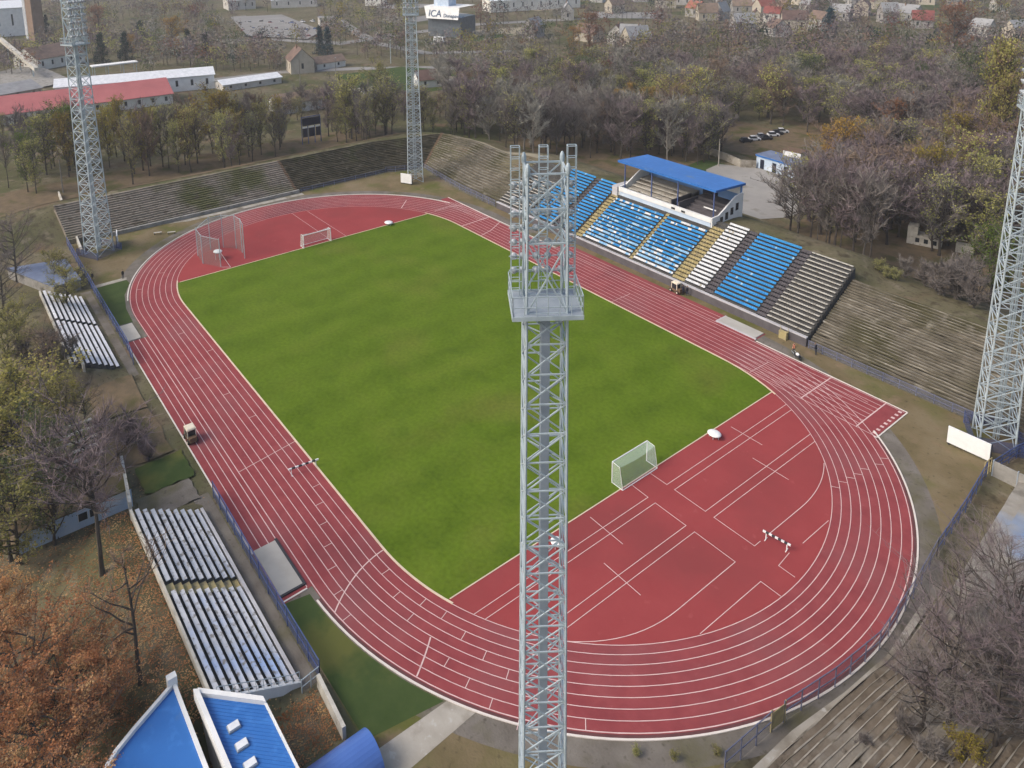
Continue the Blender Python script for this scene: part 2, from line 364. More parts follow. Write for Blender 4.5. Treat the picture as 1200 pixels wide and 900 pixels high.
# kerbs, drain and painted lines
b = MB()
def kerb(pts, w, z0, z1, mb):
    P = [Vector((p[0], p[1], 0)) for p in pts]
    for i in range(len(P)-1):
        d = (P[i+1]-P[i]).normalized(); q = Vector((-d.y, d.x, 0))*w/2
        a, c, e, f = P[i]-q, P[i+1]-q, P[i+1]+q, P[i]+q
        mb.quad((a.x,a.y,z1),(c.x,c.y,z1),(e.x,e.y,z1),(f.x,f.y,z1))
        mb.quad((a.x,a.y,z0),(c.x,c.y,z0),(c.x,c.y,z1),(a.x,a.y,z1)); mb.quad((e.x,e.y,z0),(f.x,f.y,z0),(f.x,f.y,z1),(e.x,e.y,z1))
in1 = arc(-H,0,36.42,3*math.pi/2-.35,3*math.pi/2,10)+arc(H,0,36.42,-math.pi/2,-math.pi/2+.36,10)
in2 = arc(H,0,36.42,math.pi/2-.36,math.pi/2,10)+arc(-H,0,36.42,math.pi/2,math.pi/2+.35,10)
kerb(in1, .26, .0, .09, b); kerb(in2, .26, .0, .09, b)
kerb([(54.25,-34),(54.25,34.2)], .16, .0, .06, b); kerb([(-53.7,-34),(-53.6,34.2)], .2, .0, .06, b)
struct(b.build('inner_kerb', M['kerb']))
b = MB()
kerb(arc(H,0,46.85,-math.pi/2+.05,.93,70), .22, 0, .1, b); kerb(arc(-H,0,46.7,math.pi/2+.32,3*math.pi/2-.2,60), .24, 0, .1, b)
kerb([(-33,-50.35),(33,-50.35)], .2, 0, .08, b); kerb([(70.9,36.3),(71.3,36.3),(71.3,46.6),(43,46.75)], .2, 0, .08, b)
kerb([(42.2,-47),(42.3,-50.2)], .2, 0, .08, b); kerb([(-61,46.6),(-14,46.7)], .2, 0, .08, b)
struct(b.build('outer_kerb', M['kerbw']))
b = MB(); ribbon(b, arc(H,0,46.53,-math.pi/2+.05,.9,60), .34, .025); struct(b.build('drain_gutter', M['gutter']))
b = MB(); LZ = .034; LW = .095
for k in range(9):
    r = 36.5+1.22*k
    if k == 0:
        ribbon(b, arc(H,0,r,-math.pi/2+.36,math.pi/2-.36,60), LW, LZ); ribbon(b, arc(-H,0,r,math.pi/2+.35,3*math.pi/2-.35,60), LW, LZ)
    else: ribbon(b, stadium(r-.06, 72), LW*(1.25 if k == 8 else 1), LZ, True)
for y in (-46.95,-48.0,-49.1): ribbon(b, [(-33,y),(32.5 if y < -47.5 else 42,y)], .11, LZ)
for y in (46.9,48.0,49.2): ribbon(b, [(-14,y),(34,y)], .11, LZ)
for k in range(9): ribbon(b, [(40,36.5+1.22*k-.06),(71 if k in (0,8) else 67.9,36.5+1.22*k-.06)], .1, LZ+.003); ribbon(b, [(-40,40+.8*k),(-60+1.3*abs(4-k),40+.8*k)], .1, LZ+.003) if k > 3 else None
LN = [0]
def L(*p, w=.09):
    for a_, c_ in zip(p, p[1:]):
        LN[0] = (LN[0]+1) % 9; d_ = Vector((c_[0]-a_[0], c_[1]-a_[1])).normalized()*(w*.45); ribbon(b, [(a_[0]-d_.x, a_[1]-d_.y), (c_[0]+d_.x, c_[1]+d_.y)], w, LZ+.006+LN[0]*.0012)
for s in (-1, 1):
    L((54.6,2*s),(57.75,2.05*s),(57.75,32.9*s)); L((59.1,32.3*s),(59.1,2.1*s),(64.4,2.1*s),(64.4,28.8*s)); L((65.8,27.8*s),(65.8,2.1*s),(72.1,2.1*s),(72.1,3.4*s))
for x0, x1, y in ((55.4,61.3,-11.2),(62,68,-15.4),(55.6,61.2,20.6),(62.1,68,16.8)): L((x0,y),(x1,y), w=.09)
L((75.7,-14),(75.8,-2.2),(78.5,-2.2)); L((75.7,13.8),(75.7,7.5)); L((75.5,4.6),(75.8,1.7),(78,1.7))
L((-78.3,4.4),(-53.8,4.4)); L((-76.8,8.6),(-53.8,8.8))
L((67.9,36.5),(67.9,46.3), w=.2); L((58.3,36.6),(58.3,46.3), w=.2); L((14.5,36.6),(14.5,42.4)); L((48.4,36.6),(48.6,42)); L((16.7,-46.2),(15.3,-36.5), w=.1)
pass
L((-54.1,37),(-54.4,42),(-53,46.4), w=.2); L((-31.7,36.6),(-33,41),(-36,46.4), w=.2); L((-40.2,36.7),(-40.8,46.3), w=.25); L((-62.2,31),(-66.6,35.4), w=.2)
L((73.6,37),(66,44)) if False else None
for i in range(8): L((46+i*2.2, 37.2+i*1.1), (54+i*1.7, 36.9+i*1.05), w=.08)
def bez(a_, c_, e_, n_=12): return [((1-t)**2*a_[0]+2*t*(1-t)*c_[0]+t*t*e_[0], (1-t)**2*a_[1]+2*t*(1-t)*c_[1]+t*t*e_[1]) for t in [i/n_ for i in range(n_+1)]]
def curve(*p, w=.1): LN[0] = (LN[0]+1) % 9; ribbon(b, p, w, LZ+.006+LN[0]*.0012)
curve((72.1,-3), *bez((72.1,-13.5),(72.1,-21.5),(66.6,-27.2))); curve((72.1,5.2), *bez((72.1,13),(72.1,19.3),(69.3,24.2)))
curve(*bez((42.8,-36.6),(43.2,-41.4),(47.4,-45.9)), w=.16); curve(*bez((57.1,-38.7),(58.5,-40.2),(60.1,-42.5)), w=.17)
def tick(x, y, w=.09):
    if x > H: r = math.hypot(x-H, y); k = int((r-36.5)/1.22); ux, uy = (x-H)/r, y/r; cx = H
    elif x < -H: r = math.hypot(x+H, y); k = int((r-36.5)/1.22); ux, uy = (x+H)/r, y/r; cx = -H
    else: k = int((abs(y)-36.5)/1.22); ux, uy = 0, math.copysign(1, y); cx = x
    r0, r1 = 36.5+1.22*k-.02, 36.5+1.22*(k+1)-.1
    L((cx+ux*r0, uy*r0), (cx+ux*r1, uy*r1), w=w)
for x, y in ((26.5,-38.3),(30.1,-39.5),(33.8,-40.7),(37.6,-41.9),(41.3,-43),(46,-38.1),(49.8,-38.9),(53.5,-39.2),(55.7,-35.9),(59.3,-35.7),(62.7,-35.2),(66,-34.6),(52.5,-36.3),(60.7,-38.9),(64.1,-38.6),(67.4,-38.),(48.9,-45.1),(45.1,-44.3),(75.1,-31.8),
             (73,20.7),(73.2,22.6),(73.5,24.4),(73.8,26),(74.1,28.1),(74.3,30.2),(74.5,32.5),(-55.6,-42),(-61.3,-35.8),(70.6,-36.9),(5,-39),(-4,-41),(-12,-43),(-20,-38),(-30,-41)): tick(x, y)
for k in range(8): ribbon(b, [(70.2,37.2+1.22*k),(70.75,37.2+1.22*k)], .5, LZ+.006)
struct(b.build('track_markings', M['line']))
# long jump pits (covered), turf strips, concrete, yard, roads, paths
def pit(name, x0, x1, y0, y1, ang=0):
    b = MB(); b.prism([(x0,y0),(x1,y0),(x1,y1),(x0,y1)], 0, .2); return b
lj = thing('long_jump_pit', 'grey covered long jump pit beside the blue fence, nearest the camera', 'long jump pit', (37,-48.6,0), group='long jump pits')
MB().box(-4.3,4.3,-1.5,1.4,.02,.22).build('cover', M['sand'], lj)
k_ = MB(); k_.box(-4.6,4.6,1.4,1.75,.02,.2).box(4.3,4.6,-1.6,1.4,.02,.2); k_.build('rim', M['darkgap'], lj)
t = dup(lj, (38,48.8,0), math.pi, 'pale long jump pit in front of the grandstand wall', 'long jump pits')
for c in t.children:
    if c.name.startswith('rim'): c.data = c.data.copy(); c.data.materials[0] = M['capwall']
t = dup(lj, (-36.8,-48.9,0), math.pi, 'pale covered long jump pit at the far end of the side runway', 'long jump pits'); t.scale = (.85,.9,1)
sheet('turf', [(42.5,-50.4),(62.6,-50.2),(64.1,-41.8)]+[p for p in arc(H,0,47.1,-1.085,-math.pi/2+.02,16)], .0, M['turf'])
sheet('turf', [(-62.6,-50.4),(-41.4,-50.4),(-41,-47.2),(-48,-46.9),(-55,-45.6),(-60.5,-43.2),(-62.8,-43.4)], .0, M['turf'])
sheet('pavement', [(64.1,-49.9),(64.3,-41.3),(67.1,-39.4),(67.6,-48.1),(69.5,-70),(66,-70)], .006, M['concrete2'])
sheet('pavement', [(-62.7,-50.4),(-62.9,-43.3),(-64.4,-43),(-64.2,-50.4)], .004, M['concrete2'])
def psheet(name, px, m, z=.05):
    P = [at(*p) for p in px]; return sheet(name, [(q.x, q.y) for q in P], z, m)
def pribbon(name, px, w, m, z=.06):
    P = [at(*p) for p in px]; Q = []
    for a, c in zip(P, P[1:]):
        for i in range(6): Q.append(a.lerp(c, i/6))
    Q.append(P[-1]); bb = MB(); ribbon(bb, [(q.x, q.y) for q in Q], w, 0)
    bb.v = [(v[0], v[1], terrain(v[0], v[1])+z) for v in bb.v]
    return struct(bb.build(name, m))
sheet('yard', [(-29,128),(-30,136),(-12,146),(2,142),(12,124),(11,110),(6,101),(-8,99),(-18,112)], .07, M['asphalt'])
pribbon('road', [(500,92),(560,96),(640,103),(720,122),(780,150),(850,178)], 7, M['road'])
pribbon('road', [(130,105),(250,93),(330,84),(420,80),(520,79),(620,84),(760,92)], 9, M['road'])
pribbon('path', [(420,97),(470,92),(520,88),(548,96)], 4, M['path'])
pribbon('road', [(280,18),(330,45),(400,50),(470,40),(560,30),(700,24)], 12, M['road'])
pribbon('road', [(390,20),(440,50),(500,62),(600,60)], 9, M['road'])
psheet('parking_lot', [(270,20),(330,17),(378,36),(360,46),(290,42)], M['road'], .1)
psheet('parking_lot', [(0,84),(40,74),(80,92),(60,100),(0,112)], M['concrete'], .1)
psheet('lawn_field', [(395,88),(470,78),(560,84),(560,100),(500,108),(420,104)], M['turf'], .03)
psheet('lawn_field', [(770,178),(850,192),(825,205),(780,198)], M['turf'], .03)
for i in range(9):   # pale grass plots and yards of the town
    q = at(rnd.uniform(430,1100), rnd.uniform(4,60)); w, h = rnd.uniform(15,35), rnd.uniform(10,25); a = rnd.uniform(0,3)
    P = [(q.x+(u*w*math.cos(a)-v*h*math.sin(a)), q.y+(u*w*math.sin(a)+v*h*math.cos(a))) for u, v in ((-1,-1),(1,-1),(1,1),(-1,1))]
    bb = MB(); bb.quad(*[(x, y, terrain(x, y)+.08) for x, y in P]); struct(bb.build('meadow', [M['path'], M['turf'], M['road']][i % 3]))

def floor_patch(name, x0, x1, y0, y1, m, z=.05, seed=1, step=3.):
    r = random.Random(seed); ph = [r.uniform(0, 6.28) for _ in range(4)]; bb = MB(); nx_, ny_ = max(2, int((x1-x0)/step)), max(2, int((y1-y0)/step)); cx, cy = (x0+x1)/2, (y0+y1)/2
    for j in range(ny_+1):
        for i in range(nx_+1):
            u, v = 2*i/nx_-1, 2*j/ny_-1; k = 1+.04*math.sin(5*v+ph[0])+.015*math.sin(11*v+ph[1])+.01*math.sin(17*v+ph[2])
            am = .8*min(1, (x1-x0)/40); x = cx+u*k*(x1-x0)/2+am*math.sin(9*v+ph[3]); y = cy+v*(y1-y0)/2+am*math.sin(8*u+ph[1]); bb.v.append((x, y, terrain(x, y)+z+.02*seed))
    for j in range(ny_):
        for i in range(nx_): q = j*(nx_+1)+i; bb.f.append((q, q+1, q+nx_+2, q+nx_+1)); bb.mi.append(0)
    return struct(bb.build(name, m, smooth=True))
floor_patch('forest_floor', -152, -113, -92, 74, M['litter'], seed=1)
floor_patch('forest_floor', -95, -34, 92, 190, M['litter'], seed=2)
floor_patch('forest_floor', 14, 84, 92, 210, M['litter'], seed=3)
floor_patch('forest_floor', -40, 14, 150, 240, M['litter'], seed=4)
floor_patch('forest_floor', 20, 52, -86, -74, M['litter'], seed=5)
floor_patch('forest_floor', -30, 12, -78, -63, M['litter'], seed=6)
floor_patch('forest_floor', -8, 5.5, -60, -52.5, M['litter'], .03, seed=7)
floor_patch('dirt_patch', 13.5, 18.6, -60, -52.5, M['apron'], .04, seed=8, step=1.)
floor_patch('forest_floor', -20.5, -9, -60, -52.5, M['litter'], .03, seed=9)
floor_patch('lawn_patch', 6.5, 13.4, -58.5, -51.6, M['turf'], .05, seed=10, step=1.)
# ------------------------------------------------------------------ terraces
def terrace(name, label, F, B, z0, z1, n, m, ridge=.3, back=None, group='old standing terraces', nose=None, ragged=.05):
    """stepped terrace between a front and a back polyline"""
    b = MB(); K = len(F)
    zt = z1 if isinstance(z1, (list, tuple)) else [z1]*K
    rr = random.Random(len(name)+n)
    F2, B2, Z2 = [], [], []
    for k in range(K-1):
        m_ = max(1, round(math.hypot(F[k+1][0]-F[k][0], F[k+1][1]-F[k][1])/2.2))
        for q in range(m_):
            u = q/m_; F2.append((F[k][0]+(F[k+1][0]-F[k][0])*u, F[k][1]+(F[k+1][1]-F[k][1])*u)); B2.append((B[k][0]+(B[k+1][0]-B[k][0])*u, B[k][1]+(B[k+1][1]-B[k][1])*u)); Z2.append(zt[k]+(zt[k+1]-zt[k])*u)
    F, B, zt = F2+[F[-1]], B2+[B[-1]], Z2+[zt[-1]]; K = len(F); JT = {}
    def P(k, t, z):
        j = JT.setdefault((k, round(t*n*10), round(z*5)), (rr.gauss(0, ragged*.3)*(0 < t < 1), rr.gauss(0, ragged)))
        t = t+j[0]/n; return (F[k][0]+(B[k][0]-F[k][0])*t, F[k][1]+(B[k][1]-F[k][1])*t, z+j[1])
    for i in range(n):
        t0, t1 = i/n, (i+1)/n
        for k in range(K-1):
            za, zb = z0+(zt[k]-z0)*(i+1)/n, z0+(zt[k+1]-z0)*(i+1)/n
            pa, pb = z0+(zt[k]-z0)*i/n - (z0+.3 if i == 0 else 0), z0+(zt[k+1]-z0)*i/n - (z0+.3 if i == 0 else 0)
            b.quad(P(k,t0,pa),P(k+1,t0,pb),P(k+1,t0,zb),P(k,t0,za))
            tm = t0+(t1-t0)*(nose[0] if nose else 0)
            if nose: b.quad(P(k,t0,za),P(k+1,t0,zb),P(k+1,tm,zb),P(k,tm,za), m=1)
            b.quad(P(k,tm,za-(.07 if nose else 0)),P(k+1,tm,zb-(.07 if nose else 0)),P(k+1,t1,zb-(.07 if nose else 0)),P(k,t1,za-(.07 if nose else 0)))
    for k in range(K-1): b.quad(P(k,1,zt[k]),P(k+1,1,zt[k+1]),P(k+1,1,zt[k+1]-3),P(k,1,zt[k]-3))
    for k in (0, K-1):
        for i in range(n):
            t0, t1 = i/n, (i+1)/n; za = z0+(zt[k]-z0)*(i+1)/n
            b.quad(P(k,t0,-.2),P(k,t1,-.2),P(k,t1,za),P(k,t0,za))
    o = b.build(name, [m, M[nose[1]]] if nose else m); return tag(o, label, 'terrace', group)
def sub(a, c, n): return [(a[0]+(c[0]-a[0])*i/n, a[1]+(c[1]-a[1])*i/n) for i in range(n+1)]
terrace('rubble_terrace', 'grey rubble terrace with crumbled steps behind the throwing cage', sub((-94,-50),(-94,12.5),6), sub((-106.5,-51),(-106.5,12.5),6), .8, 7.2, 16, M['rubble'], ragged=.04)
terrace('mossy_terrace', 'dark green mossy terrace behind the far light tower', [(-94,12.9),(-94,30),(-94,45),(-89.4,56.5)], [(-106.5,12.9),(-106.5,30),(-106.5,47),(-100.5,71.5)], .8, 7.2, 18, M['moss'], ragged=.05)
terrace('corner_terrace', 'brown weathered terrace in the far corner beside the blue seats', [(-89,56.8),(-76,55.2),(-64,53.9),(-46,53.4)], [(-100,72),(-84,74.5),(-62,71),(-45.6,69.5)], .8, [7.2,7.4,8.5,10.5], 18, M['oldstep'], nose=(.4,'noseold'))
terrace('weathered_terrace', 'long weathered brown terrace between the wooden benches and the right light tower', sub((50.2,53),(112,53),6), sub((50.2,68.2),(112,68.2),6), .9, 9.2, 27, M['oldstep'], nose=(.36,'noseold'))
terrace('leafy_terrace', 'grey leaf strewn terrace in the near corner under the bare trees', [(88.6,-44),(88.8,-20),(90,-6),(91,2),(90.4,14)], [(105,-44),(105,-20),(105.5,-6),(106,2),(105.2,14)], .4, 6.8, 19, M['nearstep'], nose=(.17,'nose'), ragged=.09)
bt = mat('stained_concrete', [(.23,.21,.18),(.33,.31,.27)], .4, 6, .9, .15, 4., second=((.13,.115,.09), .3, .55, .72))
n, l = nodes_of(bt); tcn = n['Texture Coordinate']; vm = n.new('ShaderNodeVectorMath'); vm.operation = 'DISTANCE'; vm.inputs[1].default_value = (97,30,3)
wn = n.new('ShaderNodeTexNoise'); wn.inputs['Scale'].default_value = .35; wn.inputs['Detail'].default_value = 5
l.new(tcn.outputs['Object'], vm.inputs[0]); l.new(tcn.outputs['Object'], wn.inputs['Vector'])
ad = n.new('ShaderNodeMath'); ad.operation = 'MULTIPLY_ADD'; ad.inputs[1].default_value = 9.; l.new(wn.outputs['Fac'], ad.inputs[0]); l.new(vm.outputs['Value'], ad.inputs[2])
mr = n.new('ShaderNodeMapRange'); mr.inputs['From Min'].default_value = 8; mr.inputs['From Max'].default_value = 12.5; mr.inputs['To Min'].default_value = .75; mr.inputs['To Max'].default_value = 0
l.new(ad.outputs[0], mr.inputs['Value']); mx = n.new('ShaderNodeMix'); mx.data_type = 'RGBA'; l.new(mr.outputs[0], mx.inputs['Factor'])
pb = n['Principled BSDF']; src = pb.inputs['Base Color'].links[0].from_socket; l.new(src, mx.inputs['A']); mx.inputs['B'].default_value = (.16,.26,.44,1); l.new(mx.outputs['Result'], pb.inputs['Base Color'])
terrace('slab_terrace', 'low concrete slab terrace with a blue paint stain beside the right corner fence', sub((91,14.2),(89,41),3), sub((105,14.2),(106,41),3), .5, 6.4, 9, bt)
# pale trodden crest path along the top of the far banks
b = MB(); cp = [(-108.6,-50),(-108.6,-20),(-108.6,10),(-108.6,45),(-103,73.5),(-85,77.5),(-62,74),(-46,72)]
Q = []
for a, c in zip(cp, cp[1:]): Q += [Vector(a).lerp(Vector(c), i/8) for i in range(8)]
ribbon(b, [(q.x, q.y) for q in Q], 3.2, 0); b.v = [(x, y, terrain(x, y)+.06) for x, y, z in b.v]; struct(b.build('path', M['path']))
# aisles dividing the terraces
for (f, k, lab) in (((-94,12.7),(-106.5,12.7),'dark stair strip between the rubble terrace and the mossy terrace'), ((-89.2,56.7),(-100.3,71.8),'dark rusty stair strip dividing mossy and brown terraces in the far corner')):
    b = MB()
    for i in range(18):
        t0, t1 = i/18, (i+1)/18; a = Vector(f).lerp(Vector(k), t0); c = Vector(f).lerp(Vector(k), t1); d = (c-a).normalized(); q = Vector((-d.y, d.x))*.45; z = .8+6.4*(i+1)/18+.12
        b.prism([(a.x-q.x,a.y-q.y),(c.x-q.x,c.y-q.y),(c.x+q.x,c.y+q.y),(a.x+q.x,a.y+q.y)], z-.5, z)
    tag(b.build('terrace_stair', M['brown']), lab, 'stairs', 'terrace stairs')

# ------------------------------------------------------------------ grandstand
gs = thing('grandstand', 'long concrete grandstand base with grey front wall along the main straight', 'grandstand', (0,0,0))
NR = 18; Y0, Y1, Z0, Z1 = 52.9, 69.2, 2.0, 11.6
dy_, dz_ = (Y1-Y0)/NR, (Z1-Z0)/NR
b = MB()
for i in range(NR):
    z = Z0+dz_*(i+.3); y = Y0+dy_*i
    b.quad((-45,y,z-dz_),(50,y,z-dz_),(50,y,z),(-45,y,z)); b.quad((-45,y,z),(50,y,z),(50,y+dy_,z),(-45,y+dy_,z))
    for x in (-45, 50): b.quad((x,y,0),(x,y+dy_,0),(x,y+dy_,z),(x,y,z))
b.quad((-45,Y1,0),(50,Y1,0),(50,Y1,Z1-.3),(-45,Y1,Z1-.3))
b.build('terrace_steps', M['stand'], gs)
MB().box(-45,50,52.3,52.88,-.1,1.75).build('front_wall', M['dirtwall'], gs)
b = MB(); b.box(-45,50,52.2,52.95,1.75,1.95); b.build('wall_cap', M['capwall'], gs)
def stair(x0, x1, rows=NR, m='yellow'):
    b = MB()
    for i in range(rows*2):
        z = Z0+dz_*(i/2+.38); y = Y0+dy_*i/2
        b.box(x0, x1, y, y+dy_/2-.002, z-dz_*.7, z)
    return b.build('stair', M[m], gs)
stair(-13.4,-11.3, 16); stair(4.7,5.6, 15); stair(17.4,20.6, 16)
for x0, x1 in ((-21.4,-20),(26.1,28.2),(38.7,40.8)): stair(x0, x1, NR, 'dirtwall')
def seat(b, x, y, z, m):
    b.box(x-.21,x+.21,y+.2,y+.56,z+.42,z+.5, m=m); b.box(x-.2,x+.2,y+.5,y+.57,z+.5,z+.8, m=m)
def seat_block(label, x0, x1, r0, r1, mats, pick, legs=True, pitch=.46):
    blk = thing('seat_block', label, 'seats', ((x0+x1)/2, Y0+dy_*r0, Z0+dz_*r0), group='seat blocks of the grandstand')
    off = Vector(blk.location); rr = random.Random(int(x0*10))
    for i in range(r0, r1):
        b = MB(); z = Z0+dz_*(i+.3)-off.z; y = Y0+dy_*i-off.y
        x = x0+.25
        while x < x1:
            if x == x0+.25 or rr.random() < .7: s = pick(rr, i, (x-x0)/(x1-x0))
            if s is not None: seat(b, x-off.x, y, z, s)
            x += pitch
        b.box(x0-off.x,x1-off.x,y+.3,y+.36,z+.3,z+.415, m=2)
        b.build('seat_row', [M[k] for k in mats]+[M['darkgap'], M['paleblue']], blk)
    return blk
def plain(r, i, u): return 0 if r.random() > .03 else 1
def patchy(r, i, u):  # front rows paler: white row highlights put into seat colours, besides fading
    q = r.random()
    if i == 0: return 1 if q < .8 else 3
    if i < 4: return 3 if q < .72-.06*i else (1 if q < .86-.05*i else 0)
    if i < 9: return 3 if q < .3 else (1 if q < .34 else 0)
    if i < 12: return 3 if q < .1 else 0
    return 1 if q < .3 else (3 if q < .4 else 0)
seat_block('bright blue seat block left of the dark aisle, farthest of the blue blocks', -31, -21.6, 0, NR, ('blueseat','paleblue'), plain)
seat_block('narrow bright blue seat block between the dark aisle and the first yellow stairs', -19.8, -13.7, 0, NR, ('blueseat','paleblue'), plain)
seat_block('blue seat block with faded and painted-highlight white seats under the roofed box, left of the narrow yellow stairs', -11, 4.5, 0, 14, ('blueseat','whiteseat'), patchy)
seat_block('blue seat block with faded and painted-highlight white seats under the roofed box, right of the narrow yellow stairs', 5.8, 17.2, 0, 14, ('blueseat','whiteseat'), patchy)
seat_block('plain white seat block beside the wide yellow stairs', 20.9, 26, 0, NR, ('whiteseat','plank'), plain)
seat_block('bright blue seat block between white seats and wooden benches', 28.5, 38.5, 0, NR, ('blueseat','paleblue'), plain)
def bench_block(label, x0, x1, r0, r1, m, step=1):
    blk = thing('bench_block', label, 'benches', ((x0+x1)/2, Y0, Z0), group='bench blocks of the grandstand')
    for i in range(r0, r1):
        z = dz_*(i+.3); y = dy_*i; h = (x1-x0)/2
        b = MB(); b.box(-h,h,y+.22,y+.62,z+.42,z+.5)
        x = -h+.4
        while x < h: b.box(x-.05,x+.05,y+.35,y+.5,z,z+.42, m=1); x += 1.8
        b.build('bench_row', [M[m], M['darkgap']], blk)
    return blk
bench_block('weathered wooden benches between blue seats and the old brown terrace', 41, 49.8, 0, NR, 'plank')
bench_block('low white benches at the far left end of the grandstand by the corner terrace', -44.6, -32, 0, 12, 'plank')
# covered box
cs = thing('covered_box', 'roofed white spectator box with flat blue roof on the grandstand', 'grandstand box', (2,67,0))
def cb(name, m): return lambda b: b.build(name, M[m], cs)
b = MB(); b.box(-13.2,15,-.3,.05,9.6,11.3); b.build('front_wall', M['bluewall'], cs)
b = MB(); b.box(-13.4,15.3,-.5,.2,11.3,12.35); b.build('parapet', M['white'], cs)
b = MB()
for x in (3.8,6.8): b.box(x,x+1.1,-.56,-.5,11.5,12.0)
b.build('vent', M['glass'], cs)
b = MB()
for i in range(6):
    b.box(-13,3.2,.2+i*1.5,11.4,9.5+i*.55,10.1+i*.55+.5); b.box(5.2,15,.2+i*1.5,11.4,9.5+i*.55,10.1+i*.55+.498, m=1)
b.build('tiered_floor', [M['concrete2'], M['dirtwall']], cs)
for i in range(5):
    b = MB(); b.box(-12.6,2.9,.7+i*1.5,1.15+i*1.5,11.1+i*.55,11.25+i*.55); b.build('bench_row', M['plank'], cs)
b = MB(); b.box(3.2,5.2,.3,10.8,9.6,12.0); b.build('entrance_stair', M['darkgap'], cs)
for x in (3.1,5.3): MB().box(x-.12,x+.12,.2,8,11.4,13.4).build('side_parapet', M['dirtwall'], cs)
b = MB(); b.box(-13.4,15.2,11.2,11.5,0,18.0); b.build('back_wall', M['midblue'], cs)
b = MB(); b.box(-12.8,14.8,11.12,11.2,15.6,17.6); b.build('window_band', M['whiteseat'], cs)
b = MB(); b.box(4.4,8.6,10.9,11.19,12.4,17.4); b.build('door', M['navy'], cs)
pr = [(3.2,-.2),(0,0)]
for x in (-13.5, 15.2):
    b = MB(); P = [(x,-.4,8.3),(x,11.5,8.3),(x,11.5,16.2),(x,8.5,15.9),(x,2.2,12.6),(x,-.4,12.5)]
    i = 0; n_ = len(P); b.v = P+[(p[0]+.35,p[1],p[2]) for p in P]; b.f = [tuple(range(n_-1,-1,-1)), tuple(range(n_, 2*n_))]+[(k,(k+1)%n_,n_+(k+1)%n_,n_+k) for k in range(n_)]; b.mi = [0]*len(b.f)
    b.build('side_wall', M['white'], cs)
for y in (2.6,4.6,6.6,8.6): MB().box(15.56,15.6,y,y+1.1,10.2+(y-2.6)*.35,12.+(y-2.6)*.35).build('side_window', M['glass'], cs)
b = MB(); P = [(-15.2,.9,18.95),(15.3,.9,18.95),(15.3,12.6,18.25),(-15.2,12.6,18.25)]
b.v = P+[(p[0],p[1],p[2]-.55) for p in P]; b.f = [(0,1,2,3),(7,6,5,4)]+[(k,k+4,(k+1)%4+4,(k+1)%4) for k in range(4)]; b.mi = [0]*6
for i in range(31): b.box(-15.1+i*1.0,-15.04+i*1.0,.92,12.55,0,.0) if False else None
rf = b.build('roof', M['roofblue'], cs)
for x in (-12.9,-4,4.2,14.6):
    MB().box(x-.12,x+.12,1.2,1.45,11.6,18.4).build('pillar', M['fence'], cs)
b = MB(); b.box(-15.4,-13.6,-.8,4.5,8.0,12.4); b.build('stair_wall', M['capwall'], cs)
b = MB(); b.box(10,13.5,3.8,3.9,12.6,12.9); b.build('handrail', M['whitemetal'], cs)

# ------------------------------------------------------------------ side bleachers
def bleacher(name, label, x0, x1, y0, rows, dy, z0, dz, m, gaps=()):
    bl = thing(name, label, 'bleachers', ((x0+x1)/2, y0, 0), group='open bleachers by the side fence')
    h = (x1-x0)/2
    b = MB()
    for i in range(rows):
        b.box(-h,h,-dy*(i+1),-dy*i+.001*i,-.1,z0+dz*i)
    b.build('step_base', M['stand'], bl)
    for i in range(rows):
        z = z0+dz*i; y = -dy*i-.15
        b = MB()
        segs = []; s = -h
        for ga, gb in gaps: segs.append((s, ga-(x0+x1)/2)); s = gb-(x0+x1)/2
        segs.append((s, h))
        for a, c in segs:
            b.box(a,c,y-.5,y,z+.5,z+.58)
            x = a+.3
            while x < c: b.box(x-.06,x+.06,y-.4,y-.12,z,z+.5, m=1); x += 1.6
        b.build('bench_row', [M[m], M['darkgap']], bl)
    return bl
b1 = bleacher('bleachers', 'nearer bleachers with bluish white benches and a yellow cross aisle', 21.5, 53.2, -53.5, 9, .93, .3, .5, 'plankb', gaps=((35.8,37.6),))
b = MB()
for i in range(9): b.box(-1.45,.2,-.93*(i+1),-.93*i,.3+.5*i+.001,.3+.5*i+.12)
b.build('aisle', M['yellow'], b1)
b = MB(); b.box(-15.8,15.8,-8.75,-8.45,0,5.25); b.build('back_wall', M['plank'], b1)
b = MB(); P = [(15.87,.6,0),(15.87,-8.6,0),(15.87,-8.6,5.1),(15.87,.6,.6)]
b.v = P+[(p[0]+.3,p[1],p[2]) for p in P]; b.f = [(3,2,1,0),(4,5,6,7)]+[(k,(k+1)%4,(k+1)%4+4,k+4) for k in range(4)]; b.mi = [0]*6
b.build('end_wall', M['white'], b1)
b = MB()
for i in range(12):
    y = .5-i*.78; z = .6+max(0,-y)*.52; b.tube((16,y,z-.2),(16,y,z+1.3),.035)
    if i: yy = .5-(i-1)*.78; zz = .6+max(0,-yy)*.52; b.tube((16,yy,zz+1.3),(16,y,z+1.3),.04); b.tube((16,yy,zz+.6),(16,y,z+.6),.025)
b.build('railing', M['steel'], b1)
MB().box(-15.9,15.9,.12,.5,-.1,.75).build('front_wall', M['capwall'], b1)
sheet('dirt_path', [(18,-51.2),(54,-51.2),(54,-53.3),(18,-53.4)], .008, M['apron'])
sheet('dirt_path', [(-62,-51.2),(-20,-51.2),(-20,-53.3),(-62,-53.3)], .008, M['apron'])
b2 = bleacher('bleachers', 'farther bleachers of plain white benches beside the fence, below the left light tower', -58.5, -23.8, -53.5, 8, .95, .3, .5, 'plankw', gaps=((-43.5,-42.4),))
b = MB(); b.box(-17.3,17.3,-8.0,-7.7,0,4.6); b.build('back_wall', M['plank'], b2)
